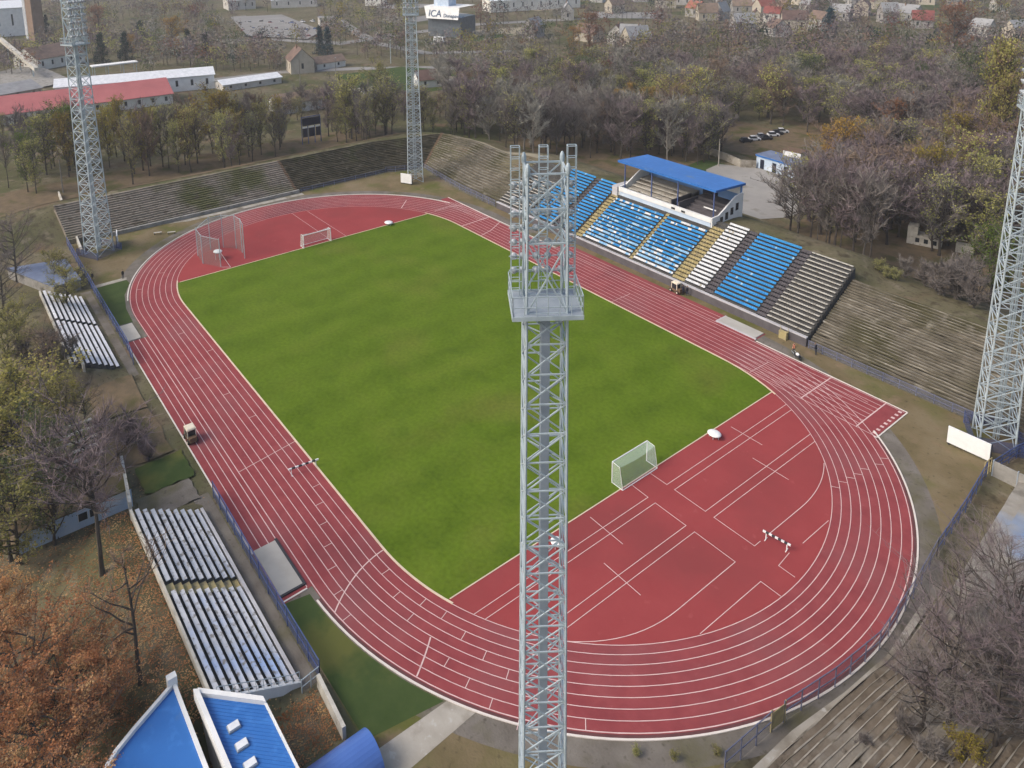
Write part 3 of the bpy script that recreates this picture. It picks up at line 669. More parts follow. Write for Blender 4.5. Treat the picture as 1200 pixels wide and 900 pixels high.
b3 = thing('small_bench_stand', 'small white bench rows half hidden by trees above the leafy bank', 'bleachers', (4,-68,2.9), R(0))
for i in range(5):
    b = MB(); b.box(-1.8*i-.3,-1.8*i+.3,-6,6,.5+.35*i,.62+.35*i)
    for y in (-5,-1,3,5.5): b.box(-1.8*i-.1,-1.8*i+.1,y-.1,y+.1,-.1,.5+.35*i, m=1)
    b.build('bench_row', [M['plank'], M['darkgap']], b3)
# retaining wall building with leafy flat roof
rw = thing('retaining_building', 'long pale blue flat building with two dark windows and a leaf covered roof', 'building', (14.2,-67,0), R(0))
MB().box(-14,0,-7.5,6.5,-.1,2.9).build('wall', M['bluewall'], rw)
MB().box(-14.2,.15,-7.7,6.6,2.9,3.1).build('roof', M['litter'], rw)
for y in (.2,1.6):
    w = MB().box(.0,.06,y-.55,y+.55,1.1,2.2).build('window', M['glass'], rw)
    fr = MB()
    for q in (y-.6,y+.55): fr.box(.0,.09,q,q+.06,1.05,2.25)
    fr.build('frame', M['white'], w)
# low white plot walls
for (p0, p1, lab) in (((-137,-45.4),(-85,-48.6),'long pale boundary wall running out behind the left light tower'), ((-29.3,-59.4),(-22.5,-59.6),'short white boundary wall between bleachers near the leafy bank'), ((4,-59.6),(20.5,-61.9),'low white wall stub behind the nearer bleachers'), ((54.5,-51.4),(61.2,-51.8),'low white slatted wall beside the turf strip by the blue vault')):
    a = Vector((*p0,0)); c = Vector((*p1,0)); d = (c-a).normalized(); q = Vector((-d.y,d.x,0))*.2
    b = MB(); b.prism([tuple((a-q)[:2]),tuple((c-q)[:2]),tuple((c+q)[:2]),tuple((a+q)[:2])], lambda x, y: terrain(x, y)-.3, lambda x, y: terrain(x, y)+1.5)
    tag(b.build('boundary_wall', M['plank']), lab, 'wall')

fr = thing('flat_shed', 'low shed with a slate blue flat roof beside the fence at the far left bleachers', 'building', (-72,-59,0))
MB().prism([(-9,-6),(8,1),(8,6.3),(-6,5.6)], -.1, 2.3).build('wall', M['concrete'], fr); MB().prism([(-9.3,-6.2),(8.2,.8),(8.3,6.5),(-6.2,5.8)], 2.3, 2.55).build('roof', M['slate'], fr)
# blue roofed clubhouses at the bottom left
h1 = thing('clubhouse', 'long white clubhouse with a blue sheet roof and three skylights', 'building', (62,-60.8,0))
P1 = [(-9.2,-2.4),(10,-2.4),(10,2.5),(-4.4,2.5)]
MB().prism(P1, -.1, 5.6).build('wall', M['white'], h1)
b = MB(); b.prism([(-8.9,-2.3),(10,-2.3),(10,2.4),(-4.3,2.4)], 5.6, 5.8)
for i in range(40):
    x = -8.6+i*.46
    if x+4.5 < 10: b.prism([(x,-2.25),(x+.05,-2.25),(x+4.65,2.38),(x+4.6,2.38)], 5.7, 5.84)
b.build('roof', M['roofblue'], h1)
b = MB(); b.prism([(-9.5,-2.75),(10,-2.75),(10,-2.3),(-9.2,-2.3)], 5.2, 6.5).prism([(-9.55,-2.3),(-8.9,-2.3),(-4.1,2.5),(-4.75,2.5)], 5.2, 6.3).prism([(-4.7,2.41),(10,2.41),(10,2.6),(-4.5,2.6)], 5.3, 6.05); b.build('parapet', M['white'], h1)
for x in (-3.9,-1.8,.3): s_ = MB().box(x-.35,x+.35,-1.25,-.25,5.75,6.12).build('skylight', M['whiteseat'], h1); MB().box(x-.42,x+.42,-1.32,-.18,5.7,6.0).build('frame', M['steeldark'], s_)
h2 = thing('clubhouse', 'white clubhouse with a pointed wedge of plain blue roof', 'building', (55,-68,0))
poly = [(-4.7,3.2),(14,3.1),(14,-10.5),(.3,-4.6),(-1.2,-3.0),(-2.3,-1.2),(-3.6,1.2)]
b = MB(); b.prism(poly, -.1, 5.5); b.build('wall', M['white'], h2)
b = MB(); b.prism([(x*.985+.05, y*.97+.05) for x, y in poly], 5.5, 5.8); b.build('roof', M['roofblue'], h2)
b = MB()
for i in range(len(poly)):
    if i in (1,): continue
    a, c = Vector((*poly[i],0)), Vector((*poly[(i+1)%len(poly)],0)); d = (c-a).normalized(); q = Vector((-d.y,d.x,0))*.17
    b.prism([tuple((a-q)[:2]),tuple((c-q)[:2]),tuple((c+q)[:2]),tuple((a+q)[:2])], 5.2, 6.2+.001*i)
b.box(-5.1,-4.4,2.6,3.5,5.0,7.0); b.build('parapet', M['white'], h2)
h3 = thing('clubhouse', 'small blue roof corner showing beside the orange tree', 'building', (61,-80,0))
MB().prism([(-6,-2),(6,-4),(6,5),(-3,4.5)], 0, 5.2).build('wall', M['white'], h3); MB().prism([(-5.8,-1.8),(6,-3.8),(6,4.8),(-2.9,4.3)], 5.2, 5.6).build('roof', M['roofblue'], h3)
# players' tunnel
tn = thing('tunnel_vault', "blue barrel vaulted players' tunnel by the concrete path", 'tunnel', (64.6,-50.4,0))
b = MB(); n_ = 16
for i in range(n_):
    a0, a1 = math.pi*i/n_, math.pi*(i+1)/n_; r_ = 2.3
    p0, p1 = (-r_*math.cos(a0), r_*.95*math.sin(a0)+.6), (-r_*math.cos(a1), r_*.95*math.sin(a1)+.6)
    b.quad((p0[0],0,p0[1]),(p1[0],0,p1[1]),(p1[0],-16,p1[1]),(p0[0],-16,p0[1]))
b.build('vault_roof', M['roofblue2'], tn, smooth=True)
b = MB()
for s in (-1,1): b.box(2.3*s-.06,2.3*s+.06,-16,0,-.1,.6)
b.build('side_wall', M['roofblue2'], tn)
b = MB(); b.quad(*([(-2.26,-.3,0)]+[(-2.26*math.cos(math.pi*i/12),-.3,2.26*.95*math.sin(math.pi*i/12)+.58) for i in range(13)]+[(2.26,-.3,0)])); b.build('end_panel', M['navy'], tn)

# ------------------------------------------------------------------ fences
def fence(name, label, pts, h, step, net='fencenet', rails=(1.,.5), post='fence', group='blue mesh fences', z=0., kick=False):
    f = thing(name, label, 'fence', (pts[0][0], pts[0][1], 0), group=group); o = Vector((pts[0][0], pts[0][1], 0))
    P = [Vector((p[0], p[1], z+terrain(p[0], p[1])*0)) - o for p in pts]
    nb = MB(); rb = MB(); posts = []
    for a, c in zip(P, P[1:]):
        L_ = (c-a).length; k = max(1, round(L_/step))
        for i in range(k): posts.append(a.lerp(c, i/k))
        nb.quad(a+Vector((0,0,.05)), c+Vector((0,0,.05)), c+Vector((0,0,h-.06)), a+Vector((0,0,h-.06)))
        for r_ in rails: rb.tube(a+Vector((0,0,h*r_)), c+Vector((0,0,h*r_)), .06)
    posts.append(P[-1])
    nb.build('mesh_panel', M[net], f); rb.build('rail', M[post], f)
    for q in posts[:100]: MB().tube(q, q+Vector((0,0,h+.1)), .07, n=4).build('post', M[post], f)
    return f
fence('mesh_fence', 'long blue mesh fence beside the far bleachers and the left light tower', [(-93,-50.6),(-60,-50.8),(-30,-50.8),(-24,-51.2)], 2.6, 3)
fence('mesh_fence', 'blue mesh fence between the nearer bleachers and the covered pit', [(19.5,-50.9),(40,-51.1),(54,-51.0)], 2.6, 3)
fence('mesh_fence', 'short pale railing closing the corner by the bleacher end', [(54,-51.0),(54.3,-53.2)], 1.8, 1, net='greynet', post='steel', group='short railings')
fence('mesh_fence', 'grey blue mesh fence along the near corner of the track under the bare trees', [(86.4,-24.5),(86.9,-17.5)], 2.6, 2.2, net='greynet', post='fencegrey')
fence('mesh_fence', 'blue grey mesh fence curving round the near end right of the yellow gate', [(87.1,-15.6),(88.4,-8),(89.2,0),(88.4,10),(87.3,19)], 2.6, 2.6, post='fencegrey', net='greynet')
fence('mesh_fence', 'dark blue mesh fence along the dry lawn up to the corner with the yellow frame', [(87.3,19),(86.4,30),(85.3,40)], 2.4, 2.6)
fence('mesh_fence', 'bright blue railing running past the right light tower', [(85.6,41.5),(86.5,48),(88,54)], 2.2, 2.2, rails=(1.,.66,.33))
fence('mesh_fence', 'purple blue mesh fence in front of the long weathered terrace', [(50.5,52.3),(70,52.5),(90,52.7)], 1.6, 3, net='greynet', post='fencegrey')
fence('mesh_fence', 'purple blue mesh fence in front of the far corner terrace', [(-93,44),(-88.2,55.8),(-76,54.4),(-64,53.1),(-46,52.6)], 2., 3, net='greynet', post='fencegrey')
fence('mesh_fence', 'grey mesh fence in front of the mossy terrace', [(-93,14),(-93,44)], 1.4, 4, net='greynet', post='fencegrey')
b = MB(); b.box(-93.6,-92.9,-40,13.5,-.1,1.0); tag(b.build('low_wall', M['concrete']), 'low concrete wall along the foot of the rubble terrace', 'wall')
sheet('pavement', [(-92.6,-26),(-90.8,-20),(-90.6,14),(-92.6,14)], .004, M['concrete2'])
b = MB(); ribbon(b, [(88.2,-23),(88.6,-16),(89.8,-8),(90.5,0),(89.8,10)], .75, 0); b.v = [(x, y, terrain(x, y)+.35) for x, y, z in b.v]; struct(b.build('path', M['concrete2']))
gt = thing('gate', 'small yellow metal gate standing open in the near fence', 'gate', (87,-16.5,0), R(83))
MB().box(-.9,.9,-.03,.03,.2,2.3).build('panel', M['yellow'], gt)
for s in (-1,1): MB().box(s*1.0-.07,s*1.0+.07,-.07,.07,0,2.7).build('post', M['yellow'], gt)
gy = thing('gate', 'yellow pipe frame at the corner of the dark blue fence', 'gate', (85.2,40.6,0), R(85))
b = MB()
for s in (-1,.2,1): b.tube((s,0,0),(s,0,2.4),.07)
b.tube((-1,0,2.4),(1,0,2.4),.07).tube((-1,0,1.2),(1,0,1.2),.05); b.build('frame', M['yellow'], gy)
gz = thing('gate', 'small yellow box gate set into the wall below the wooden benches', 'gate', (45.6,51.7,0))
MB().box(-.8,.8,-.3,.3,0,1.6).build('panel', M['yellow'], gz)
b = MB()
for s in (-.8,.8): b.tube((s,.3,0),(s,.3,2.4),.06)
b.build('frame', M['yellow'], gz)
pw = thing('panel_wall', 'grey concrete panel wall running right from the blue fence corner', 'wall', (85.8,41,0))
for i in range(8):
    MB().box(i*3.1,i*3.1+2.95,-.1,.1,-.2,2.4+terrain(86+i*3,41)*.9).build('panel', M['concrete'], pw)
    MB().box(i*3.1-.14,i*3.1-.005,-.16,.16,-.2,2.55+terrain(86+i*3,41)*.9).build('post', M['steeldark'], pw)

# ------------------------------------------------------------------ light towers
TH = 66.
def lattice(b, wb, wt, z0, z1, n, r):
    def w(z): return wb+(wt-wb)*(z/TH)
    zs = [z0+(z1-z0)*i/n for i in range(n+1)]
    for i in range(n):
        a, c = w(zs[i])/2, w(zs[i+1])/2; za, zc = zs[i], zs[i+1]
        A = [(-a,-a),(a,-a),(a,a),(-a,a)]; C = [(-c,-c),(c,-c),(c,c),(-c,c)]
        for k in range(4):
            j = (k+1) % 4
            mid = ((C[k][0]+C[j][0])/2, (C[k][1]+C[j][1])/2, zc)
            b.tube((*A[k],za), (*C[j],zc), r, n=4, cap=False); b.tube((*A[j],za), (*C[k],zc), r, n=4, cap=False)
            b.tube((*C[k],zc), (*C[j],zc), r*1.1, n=4, cap=False)
        if i % 2 == 0: b.tube((*C[0],zc), (*C[2],zc), r*.8, n=4, cap=False); b.tube((*C[1],zc), (*C[3],zc), r*.8, n=4, cap=False)
def tower(label, loc, rz, wb, wt, npan, r, dense):
    t = thing('floodlight_tower', label, 'light tower', loc, rz, 'floodlight towers')
    zp = 54.3 if dense else 53.2; zf = 64.1 if dense else 63.2; zr = 65.3 if dense else 66.2
    def w(z): return (wb+(wt-wb)*(z/TH))/2
    for sx in (-1,1):
        for sy in (-1,1):
            lb = MB()
            for za, zb in ((-.3,18),(18,36),(36,zp),(zp,zf)):
                lb.tube((sx*w(za),sy*w(za),za),(sx*w(zb),sy*w(zb),zb), r*1.75, r*1.65, n=6)
            lb.ellipsoid((sx*w(64),sy*w(64),zf+.25), r*3., r*3., .5, 8, 6)
            lb.build('leg', M['steel'], t)
    b = MB(); lattice(b, wb, wt, 0, zp, npan, r); b.build('bracing', M['steel'], t)
    b = MB()
    for z0_, z1_ in ((zp,59.3),(59.3,61.7),(61.7,zf)):
        a, c = w(z0_), w(z1_)
        for A, B in (((-1,-1),(1,-1)),((1,-1),(1,1)),((1,1),(-1,1)),((-1,1),(-1,-1))):
            b.tube((A[0]*a,A[1]*a,z0_),(B[0]*c,B[1]*c,z1_), r*1.1).tube((B[0]*a,B[1]*a,z0_),(A[0]*c,A[1]*c,z1_), r*1.1).tube((A[0]*c,A[1]*c,z1_),(B[0]*c,B[1]*c,z1_), r*1.4)
    b.build('head_frame', M['steel'], t)
    # ladder shaft inside
    b = MB(); q = w(30)*.35
    for k in range(8):
        a0 = 2*math.pi*k/8
        b.tube((q*math.cos(a0)*.6-w(60)*.2, q*math.sin(a0)*.6, .5), (q*math.cos(a0)*.6-w(60)*.2, q*math.sin(a0)*.6, zp), r*.9, cap=False)
    for i in range(70): z = .8+i*.75; b.tube((-q*.6-w(60)*.2, -q*.5, z), (-q*.6-w(60)*.2, q*.5, z), r*.6, cap=False)
    if dense:
        b.box(-w(60)*.2-.36, -w(60)*.2+.2, -.3, .3, .5, zp-.25)
    b.build('ladder_shaft', M['steel'] if not dense else M['steeldark'], t)
    # platform with railing
    pw_, pd = wt*.5+1.05, wt*.5+.65
    MB().box(-pd,pd,-pw_,pw_,zp-.12,zp).build('platform', M['steeldark'], t)
    b = MB(); b.box(-pd-.05,pd+.05,-pw_-.05,-pw_,zp-.2,zp+.12).box(-pd-.05,pd+.05,pw_,pw_+.05,zp-.2,zp+.12).box(pd,pd+.05,-pw_,pw_,zp-.2,zp+.12).box(-pd-.05,-pd,-pw_,pw_,zp-.2,zp+.12)
    b.build('platform_edge', M['steel'], t)
    b = MB()
    for z in (zp+.75,zp+1.5):
        for A, B in (((-pd,-pw_),(pd,-pw_)),((pd,-pw_),(pd,pw_)),((pd,pw_),(-pd,pw_)),((-pd,pw_),(-pd,-pw_))): b.tube((*A,z),(*B,z), r*.65)
    for i in range(7):
        u = -1+2*i/6
        for A in ((pd,u*pw_),(-pd,u*pw_)): b.tube((*A,zp),(*A,zp+1.5), r*.6)
        for A in ((u*pd,pw_),(u*pd,-pw_)): b.tube((*A,zp),(*A,zp+1.5), r*.6)
    b.build('railing', M['steel'], t)
    # three lamp racks on the field side, each a ladder of lamps
    for y in (-pw_*.82, 0, pw_*.82):
        b = MB(); x = pd*.55
        for dx in (-.22,.22):
            for dyy in (-.3,.3): b.tube((x+dx,y+dyy,zp),(x+dx,y+dyy,zr), r*.6, cap=False)
        for i in range(14):
            z = zp+.6+i*(zr-zp-.6)/13
            b.tube((x-.22,y-.3,z),(x-.22,y+.3,z), r*.6).tube((x+.22,y-.3,z),(x+.22,y+.3,z), r*.6).tube((x-.22,y-.3,z),(x+.22,y-.3,z), r*.6).tube((x-.22,y+.3,z),(x+.22,y+.3,z), r*.6)
        b.build('lamp_rack', M['steel'], t)
    for i in range(7):
        z = zp+2.2+i*1.6 if not dense else zp+1.9+i*1.05
        for k, y in enumerate((-pw_*.84,-pw_*.58,-pw_*.18,pw_*.18,pw_*.58,pw_*.84)):
            l_ = MB(); x = pd*.55+.35
            q_ = .8 if dense else 1.; l_.tube((x,y,z),(x+.5*q_,y,z-.2), .17*q_, .34*q_, n=8)
            l_.ellipsoid((x,y,z), .2*q_,.2*q_,.22*q_, 8, 4)
            lo_ = l_.build('floodlight', M['lamp'], t)
    # cross arms carrying the lamps
    b = MB()
    for i in range(7):
        z = zp+2.2+i*1.6 if not dense else zp+1.9+i*1.05
        b.tube((pd*.55+.3,-pw_,z),(pd*.55+.3,pw_,z), r*.7)
    b.build('lamp_arm', M['steel'], t)
    return t
def face(x, y): return math.atan2(-y, -x)
tower('slender lattice floodlight tower nearest the camera, standing in front of the pitch', (83.35,-45.25,0), R(145), 3.4, 2.6, 24, .06, True)
for (x, y, lab) in ((-83.5,-44.9,'tapering lattice floodlight tower at the far left corner beside the fence'), (-80.7,47.7,'tapering lattice floodlight tower in front of the mossy corner terrace'), (82.7,49.9,'tapering lattice floodlight tower at the right edge by the weathered terrace')):
    tower(lab, (x,y,0), face(x,y), 4.7, 2.7, 20, .078, False)
# white boards at the tower feet
def board(label, p0, p1, h, lean=0.):
    a, c = Vector((*p0,0)), Vector((*p1,0)); d = (c-a); L_ = d.length; rz = math.atan2(d.y, d.x)
    t = thing('notice_board', label, 'board', a, rz, 'white boards at the tower feet')
    MB().box(0,L_,-.12,.12,.35,h).build('panel', M['whitemetal'], t)
    MB().box(-.1,L_+.1,.13,.3,.1,h-.1).build('backing', M['darkgap'], t)
    for x in (.25,L_-.25): MB().box(x-.1,x+.1,-.1,.4,0,.35).build('foot', M['darkgap'], t)
board('wide white board standing at the foot of the right light tower', (78.6,43.4), (84.4,43.6), 3.1)
board('white board standing at the foot of the far centre light tower', (-80.9,42.4), (-77.4,44.2), 3.4)
board('narrow white board seen edge on at the foot of the left light tower', (-83.4,-40.6), (-88,-39.6), 3.3)
def net_cage(label, c, s, h):
    t = thing('tower_guard_fence', label, 'fence', (*c,0), face(*c), 'fences round the tower feet')
    b = MB()
    for A, B in (((-1,-1),(1,-1)),((1,-1),(1,1)),((1,1),(-1,1)),((-1,1),(-1,-1))): b.quad((A[0]*s,A[1]*s,.05),(B[0]*s,B[1]*s,.05),(B[0]*s,B[1]*s,h),(A[0]*s,A[1]*s,h))
    b.build('mesh_panel', M['fencenet'], t)
    for A in ((-1,-1),(1,-1),(1,1),(-1,1)): MB().tube((A[0]*s,A[1]*s,0),(A[0]*s,A[1]*s,h),.07).build('post', M['fence'], t)
net_cage('low dark mesh fence round the foot of the left light tower', (-83.5,-44.9), 3.6, 1.9)
net_cage('low dark mesh fence round the foot of the right light tower', (82.7,49.9), 3.4, 2.2)

# ------------------------------------------------------------------ goals, cage, hurdles and small field things
def goal(label, x, y, rz, pink=False):
    t = thing('football_goal', label, 'goal', (x,y,0), rz, 'football goals'); h = 3.45; w = 3.78; d = 1.9
    b = MB(); b.tube((0,-w,0),(0,-w,h),.085,n=8).tube((0,w,0),(0,w,h),.085,n=8).tube((0,-w,h),(0,w,h),.085,n=8); b.build('goal_frame', M['whitemetal'], t)
    b = MB()
    for s in (-w,w): b.tube((0,s,h),(d*.75,s,h*.97),.035).tube((d*.75,s,h*.97),(d*1.1,s,0),.03).tube((0,s,.05),(d*1.1,s,.05),.05)
    b.tube((d*1.1,-w,.05),(d*1.1,w,.05),.06); b.build('back_stay', M['whitemetal'], t)
    b = MB(); k = 8
    for i in range(k):
        y0, y1 = -w+2*w*i/k, -w+2*w*(i+1)/k; sg = lambda q: .35*(1-(q/w)**2)
        b.quad((0,y0,h),(0,y1,h),(d*.75,y1,h*.97-sg(y1)),(d*.75,y0,h*.97-sg(y0))); b.quad((d*.75,y0,h*.97-sg(y0)),(d*.75,y1,h*.97-sg(y1)),(d*1.1,y1,.06),(d*1.1,y0,.06))
    for s in (-w,w): b.quad((0,s,0),(d*1.1,s,0),(d*.75,s,h*.97),(0,s,h))
    b.build('net', M['goalnet'], t); return t
goal('white football goal with pale net at the near end of the pitch', 52.55, -.1, 0)
goal('white football goal at the far end of the pitch', -53.3, .4, math.pi)
ct = at(252,300); cage = thing('throwing_cage', 'tall netted hammer throwing cage on the far red infield', 'throwing cage', (ct.x,ct.y,0))
P = [(Vector((q.x-ct.x, q.y-ct.y, 0)), hh) for q, hh in ((at(259,313),7.),(at(238,309),7.2),(at(232,300),7.2),(at(247,293),8.6),(at(262,290),8.6),(at(277,291),8.8),(at(284,296),8.8),(at(287,303),8.8))]
b = MB()
for (a, ha), (c, hc) in zip(P, P[1:]): b.quad(a, c, c+Vector((0,0,hc)), a+Vector((0,0,ha)))
b.build('net', M['cagenet'], cage)
for a, ha in P: MB().tube(a, a+Vector((0,0,ha+.3)), .09, n=6).build('post', M['steel'], cage)
b = MB()
for (a, ha), (c, hc) in zip(P, P[1:]): b.tube(a+Vector((0,0,ha)), c+Vector((0,0,hc)), .06)
b.build('top_rail', M['steel'], cage)
b = MB(); a = P[0][0]; b.tube(a+Vector((0,0,4)), a+Vector((1.5,1.8,0)), .05).tube(a, a+Vector((1.5,1.8,0)), .05); b.build('brace', M['whitemetal'], cage)
def disc(label, x, y, r, h):
    t = thing('landing_table', label, 'cover', (x,y,0), group='white covers on the red infields')
    b = MB(); b.ellipsoid((0,0,h), r, r*.85, .28, 14, 6); b.build('top', M['whitemetal'], t, smooth=True)
    b = MB()
    for i in range(5): a = i*1.256; b.tube((r*.7*math.cos(a),r*.6*math.sin(a),0),(r*.7*math.cos(a),r*.6*math.sin(a),h), .05)
    b.build('leg', M['steel'], t)
disc('white round covered table by the corner of the near red infield', 55.5, 16.3, 1.15, .7)
disc('white round covered table at the far edge of the lawn', -53.5, 21.6, 1.3, .7)
disc('white round covered table inside the throwing cage', -60.8, -22.6, 1.25, 2.0)
disc('white round covered table half hidden behind the near light tower', 56.3, -18.2, 1.0, .7)
def barrier(label, p0, p1):
    a, c = Vector((*p0,0)), Vector((*p1,0)); d = c-a; L_ = d.length
    t = thing('steeplechase_barrier', label, 'barrier', a, math.atan2(d.y, d.x), 'striped steeplechase barriers')
    b = MB(); k = 9
    for i in range(k): b.box(L_*i/k,L_*(i+1)/k,-.09,.09,.95,1.18, m=i % 2)
    b.build('beam', [M['whitemetal'], M['darkgap']], t)
    for x in (.45,L_-.45):
        b = MB(); b.box(x-.05,x+.05,-.05,.05,.08,.95).box(x-.05,x+.05,-.4,.4,0,.08); b.build('foot', M['whitemetal'], t)
barrier('black and white striped barrier on the left straight', (22.1,-40.6), (22.7,-36.0))
barrier('black and white striped barrier lying across the near red infield', (71.9,4.2), (75.5,4.8))
b = MB(); b.box(-.9,.9,-.35,.35,.0,.5); b.box(-.9,.9,.25,.35,.5,1.0)

# ------------------------------------------------------------------ people
def person(label, x, y, rz, top, legs, vest=False, lean=0., hgt=2.35):
    t = thing('person', label, 'person', (x,y,0), rz); k = hgt/1.75
    V = [(0,0,.95),(0,0,1.2),(.02+lean*.4,0,1.42),(.03+lean*.5,0,1.52),(.05+lean*.6,0,1.66),(0,.1,.9),(.04,.11,.5),(0,.12,.07),(.1,.12,.03),(0,-.1,.9),(-.08,-.11,.5),(-.16,-.12,.07),(-.06,-.12,.03),
         (.02+lean*.4,.2,1.4),(.06+lean*.5,.26,1.12),(.2+lean*.5,.22,.93),(.02+lean*.4,-.2,1.4),(.1+lean*.5,-.25,1.12),(.26+lean*.5,-.2,.98)]
    E_ = [(0,1),(1,2),(2,3),(3,4),(0,5),(5,6),(6,7),(7,8),(0,9),(9,10),(10,11),(11,12),(2,13),(13,14),(14,15),(2,16),(16,17),(17,18)]
    rad = [.15,.14,.17,.06,.11,.1,.075,.05,.04,.1,.075,.05,.04,.07,.05,.035,.07,.05,.035]
    me = bpy.data.meshes.new('body'); me.from_pydata([(a*1.0,c*1.0,e*k) for a, c, e in V], E_, [])
    sl = [M['skin']]; 
    o = bpy.data.objects.new('body', me); COL.objects.link(o); o.parent = t
    for m in (M[legs],): me.materials.append(m)
    md = o.modifiers.new('skin', 'SKIN'); me.skin_vertices
    for i, r_ in enumerate(rad): me.skin_vertices[0].data[i].radius = (r_, r_)
    me.skin_vertices[0].data[0].use_root = True
    o.modifiers.new('sub', 'SUBSURF').levels = 1
    b = MB(); b.ellipsoid((.05+lean*.6,0,1.68*k), .115,.1,.17*k/1.2, 10, 8); b.build('head', M['skin'], t, smooth=True)
    b = MB(); b.ellipsoid((.03+lean*.6,0,1.72*k), .122,.108,.15*k/1.2, 10, 8); b.build('hair', M['brown'], t, smooth=True)
    b = MB()
    for i in range(5):
        z0_, z1_ = .95+.1*i, 1.05+.1*i; off0, off1 = lean*.4*max(0,(z0_-.95)/.5), lean*.4*max(0,(z1_-.95)/.5)
        b.prism([( .2*math.cos(a)*(.95 if i else 1)+off0, .26*math.sin(a)) for a in [2*math.pi*j/10 for j in range(10)]], z0_*k, z1_*k)
    b.build('vest' if vest else 'jacket', M[top], t)
    return t
person('person in an orange vest pushing a small cart on the grass by the track', 49.9, 48.2, R(-20), 'orange', 'jean', True)
person('person in dark clothes walking below the old terrace', 52.6, 51.2, R(200), 'black', 'jean', lean=.2)
person('person in black standing by the blue fence near the left tower', -66.6, -49.8, R(40), 'black', 'black')
person('person in black standing on the grass near the left curve of the track', -63.6, -43.9, R(0), 'black', 'black')
person('person in dark clothes standing beside the cart at the grandstand wall', 22.0, 51.0, R(180), 'jean', 'black')
person('person in a dark jacket standing behind the cart under the yellow stairs', 22.9, 51.4, R(150), 'black', 'jean')
wb = thing('wheelbarrow', 'small dark wheelbarrow with a white load on the grass by the track', 'wheelbarrow', (51.1,47.4,0), R(-20))
b = MB(); b.prism([(-.5,-.35),(.7,-.25),(.7,.25),(-.5,.35)], .4, .8); b.build('tray', M['darkgap'], wb)
MB().ellipsoid((.1,0,.85),.4,.3,.3).build('load', M['whitemetal'], wb)
MB().tube((.8,-.06,.25),(.8,.06,.25),.25,n=10).build('wheel', M['tyre'], wb)
b = MB(); b.tube((-.4,-.3,.7),(-1.2,-.3,.95),.04).tube((-.4,.3,.7),(-1.2,.3,.95),.04).tube((-.4,-.3,.4),(-.4,-.3,0),.04).tube((-.4,.3,.4),(-.4,.3,0),.04); b.build('handle', M['steel'], wb)
# utility carts
def cart(label, x, y, rz, cab, body):
    t = thing('utility_cart', label, 'utility vehicle', (x,y,0), rz)
    MB().prism([(-1.7,-.75),(1.6,-.75),(1.6,.75),(-1.7,.75)], .5, 1.1).build('body', M[body], t)
    b = MB(); b.prism([(1.0,-.7),(1.9,-.6),(1.9,.6),(1.0,.7)], .5, 1.45); b.build('hood', M[body], t)
    b = MB(); b.prism([(-.95,-.85),(1.05,-.85),(1.05,.85),(-.95,.85)], 2.55, 2.75).prism([(-.8,-.7),(.9,-.7),(.9,.7),(-.8,.7)], 2.75, 2.86); b.build('cab_roof', M[cab], t)
    b = MB()
    for sx in (-.85,.95):
        for sy in (-.75,.75): b.box(sx-.07,sx+.07,sy-.07,sy+.07,1.1,2.55)
    b.build('cab_pillar', M[cab], t)
    MB().box(-.78,.88,-.7,.7,1.12,2.5).build('cab_glass', M['glass'], t)
    t.scale = (.85,.85,.85)
    for sx in (-1.1,1.15):
        for sy in (-.8,.8):
            w = MB().tube((sx,sy-.15,.45),(sx,sy+.15,.45),.45,n=12).build('wheel', M['tyre'], t); MB().tube((sx,sy-.17,.45),(sx,sy+.17,.45),.2,n=10).build('rim', M['ivory'], w)
    return t
cart('cream roofed small tractor parked on the runway lanes of the left straight', 4.6, -49.5, R(0), 'ivory', 'brown')
cart('cream and brown utility cart parked against the grandstand wall below the yellow stairs', 20.1, 51.1, R(-5), 'ivory', 'brown')
b = MB(); b.box(-1,1,-.4,.4,0,.5)
for i, (x, y) in enumerate(((-86.5,-30),(-84.5,-27))):
    t = thing('bench', 'small grey bench on the dry grass behind the far curve of the track', 'bench', (x,y,0), R(70), 'small benches behind the far curve')
    MB().box(-1,1,-.25,.25,.5,.6).build('seat', M['plank'], t)
    for s in (-.8,.8): MB().box(s-.06,s+.06,-.2,.2,0,.5).build('leg', M['darkgap'], t)

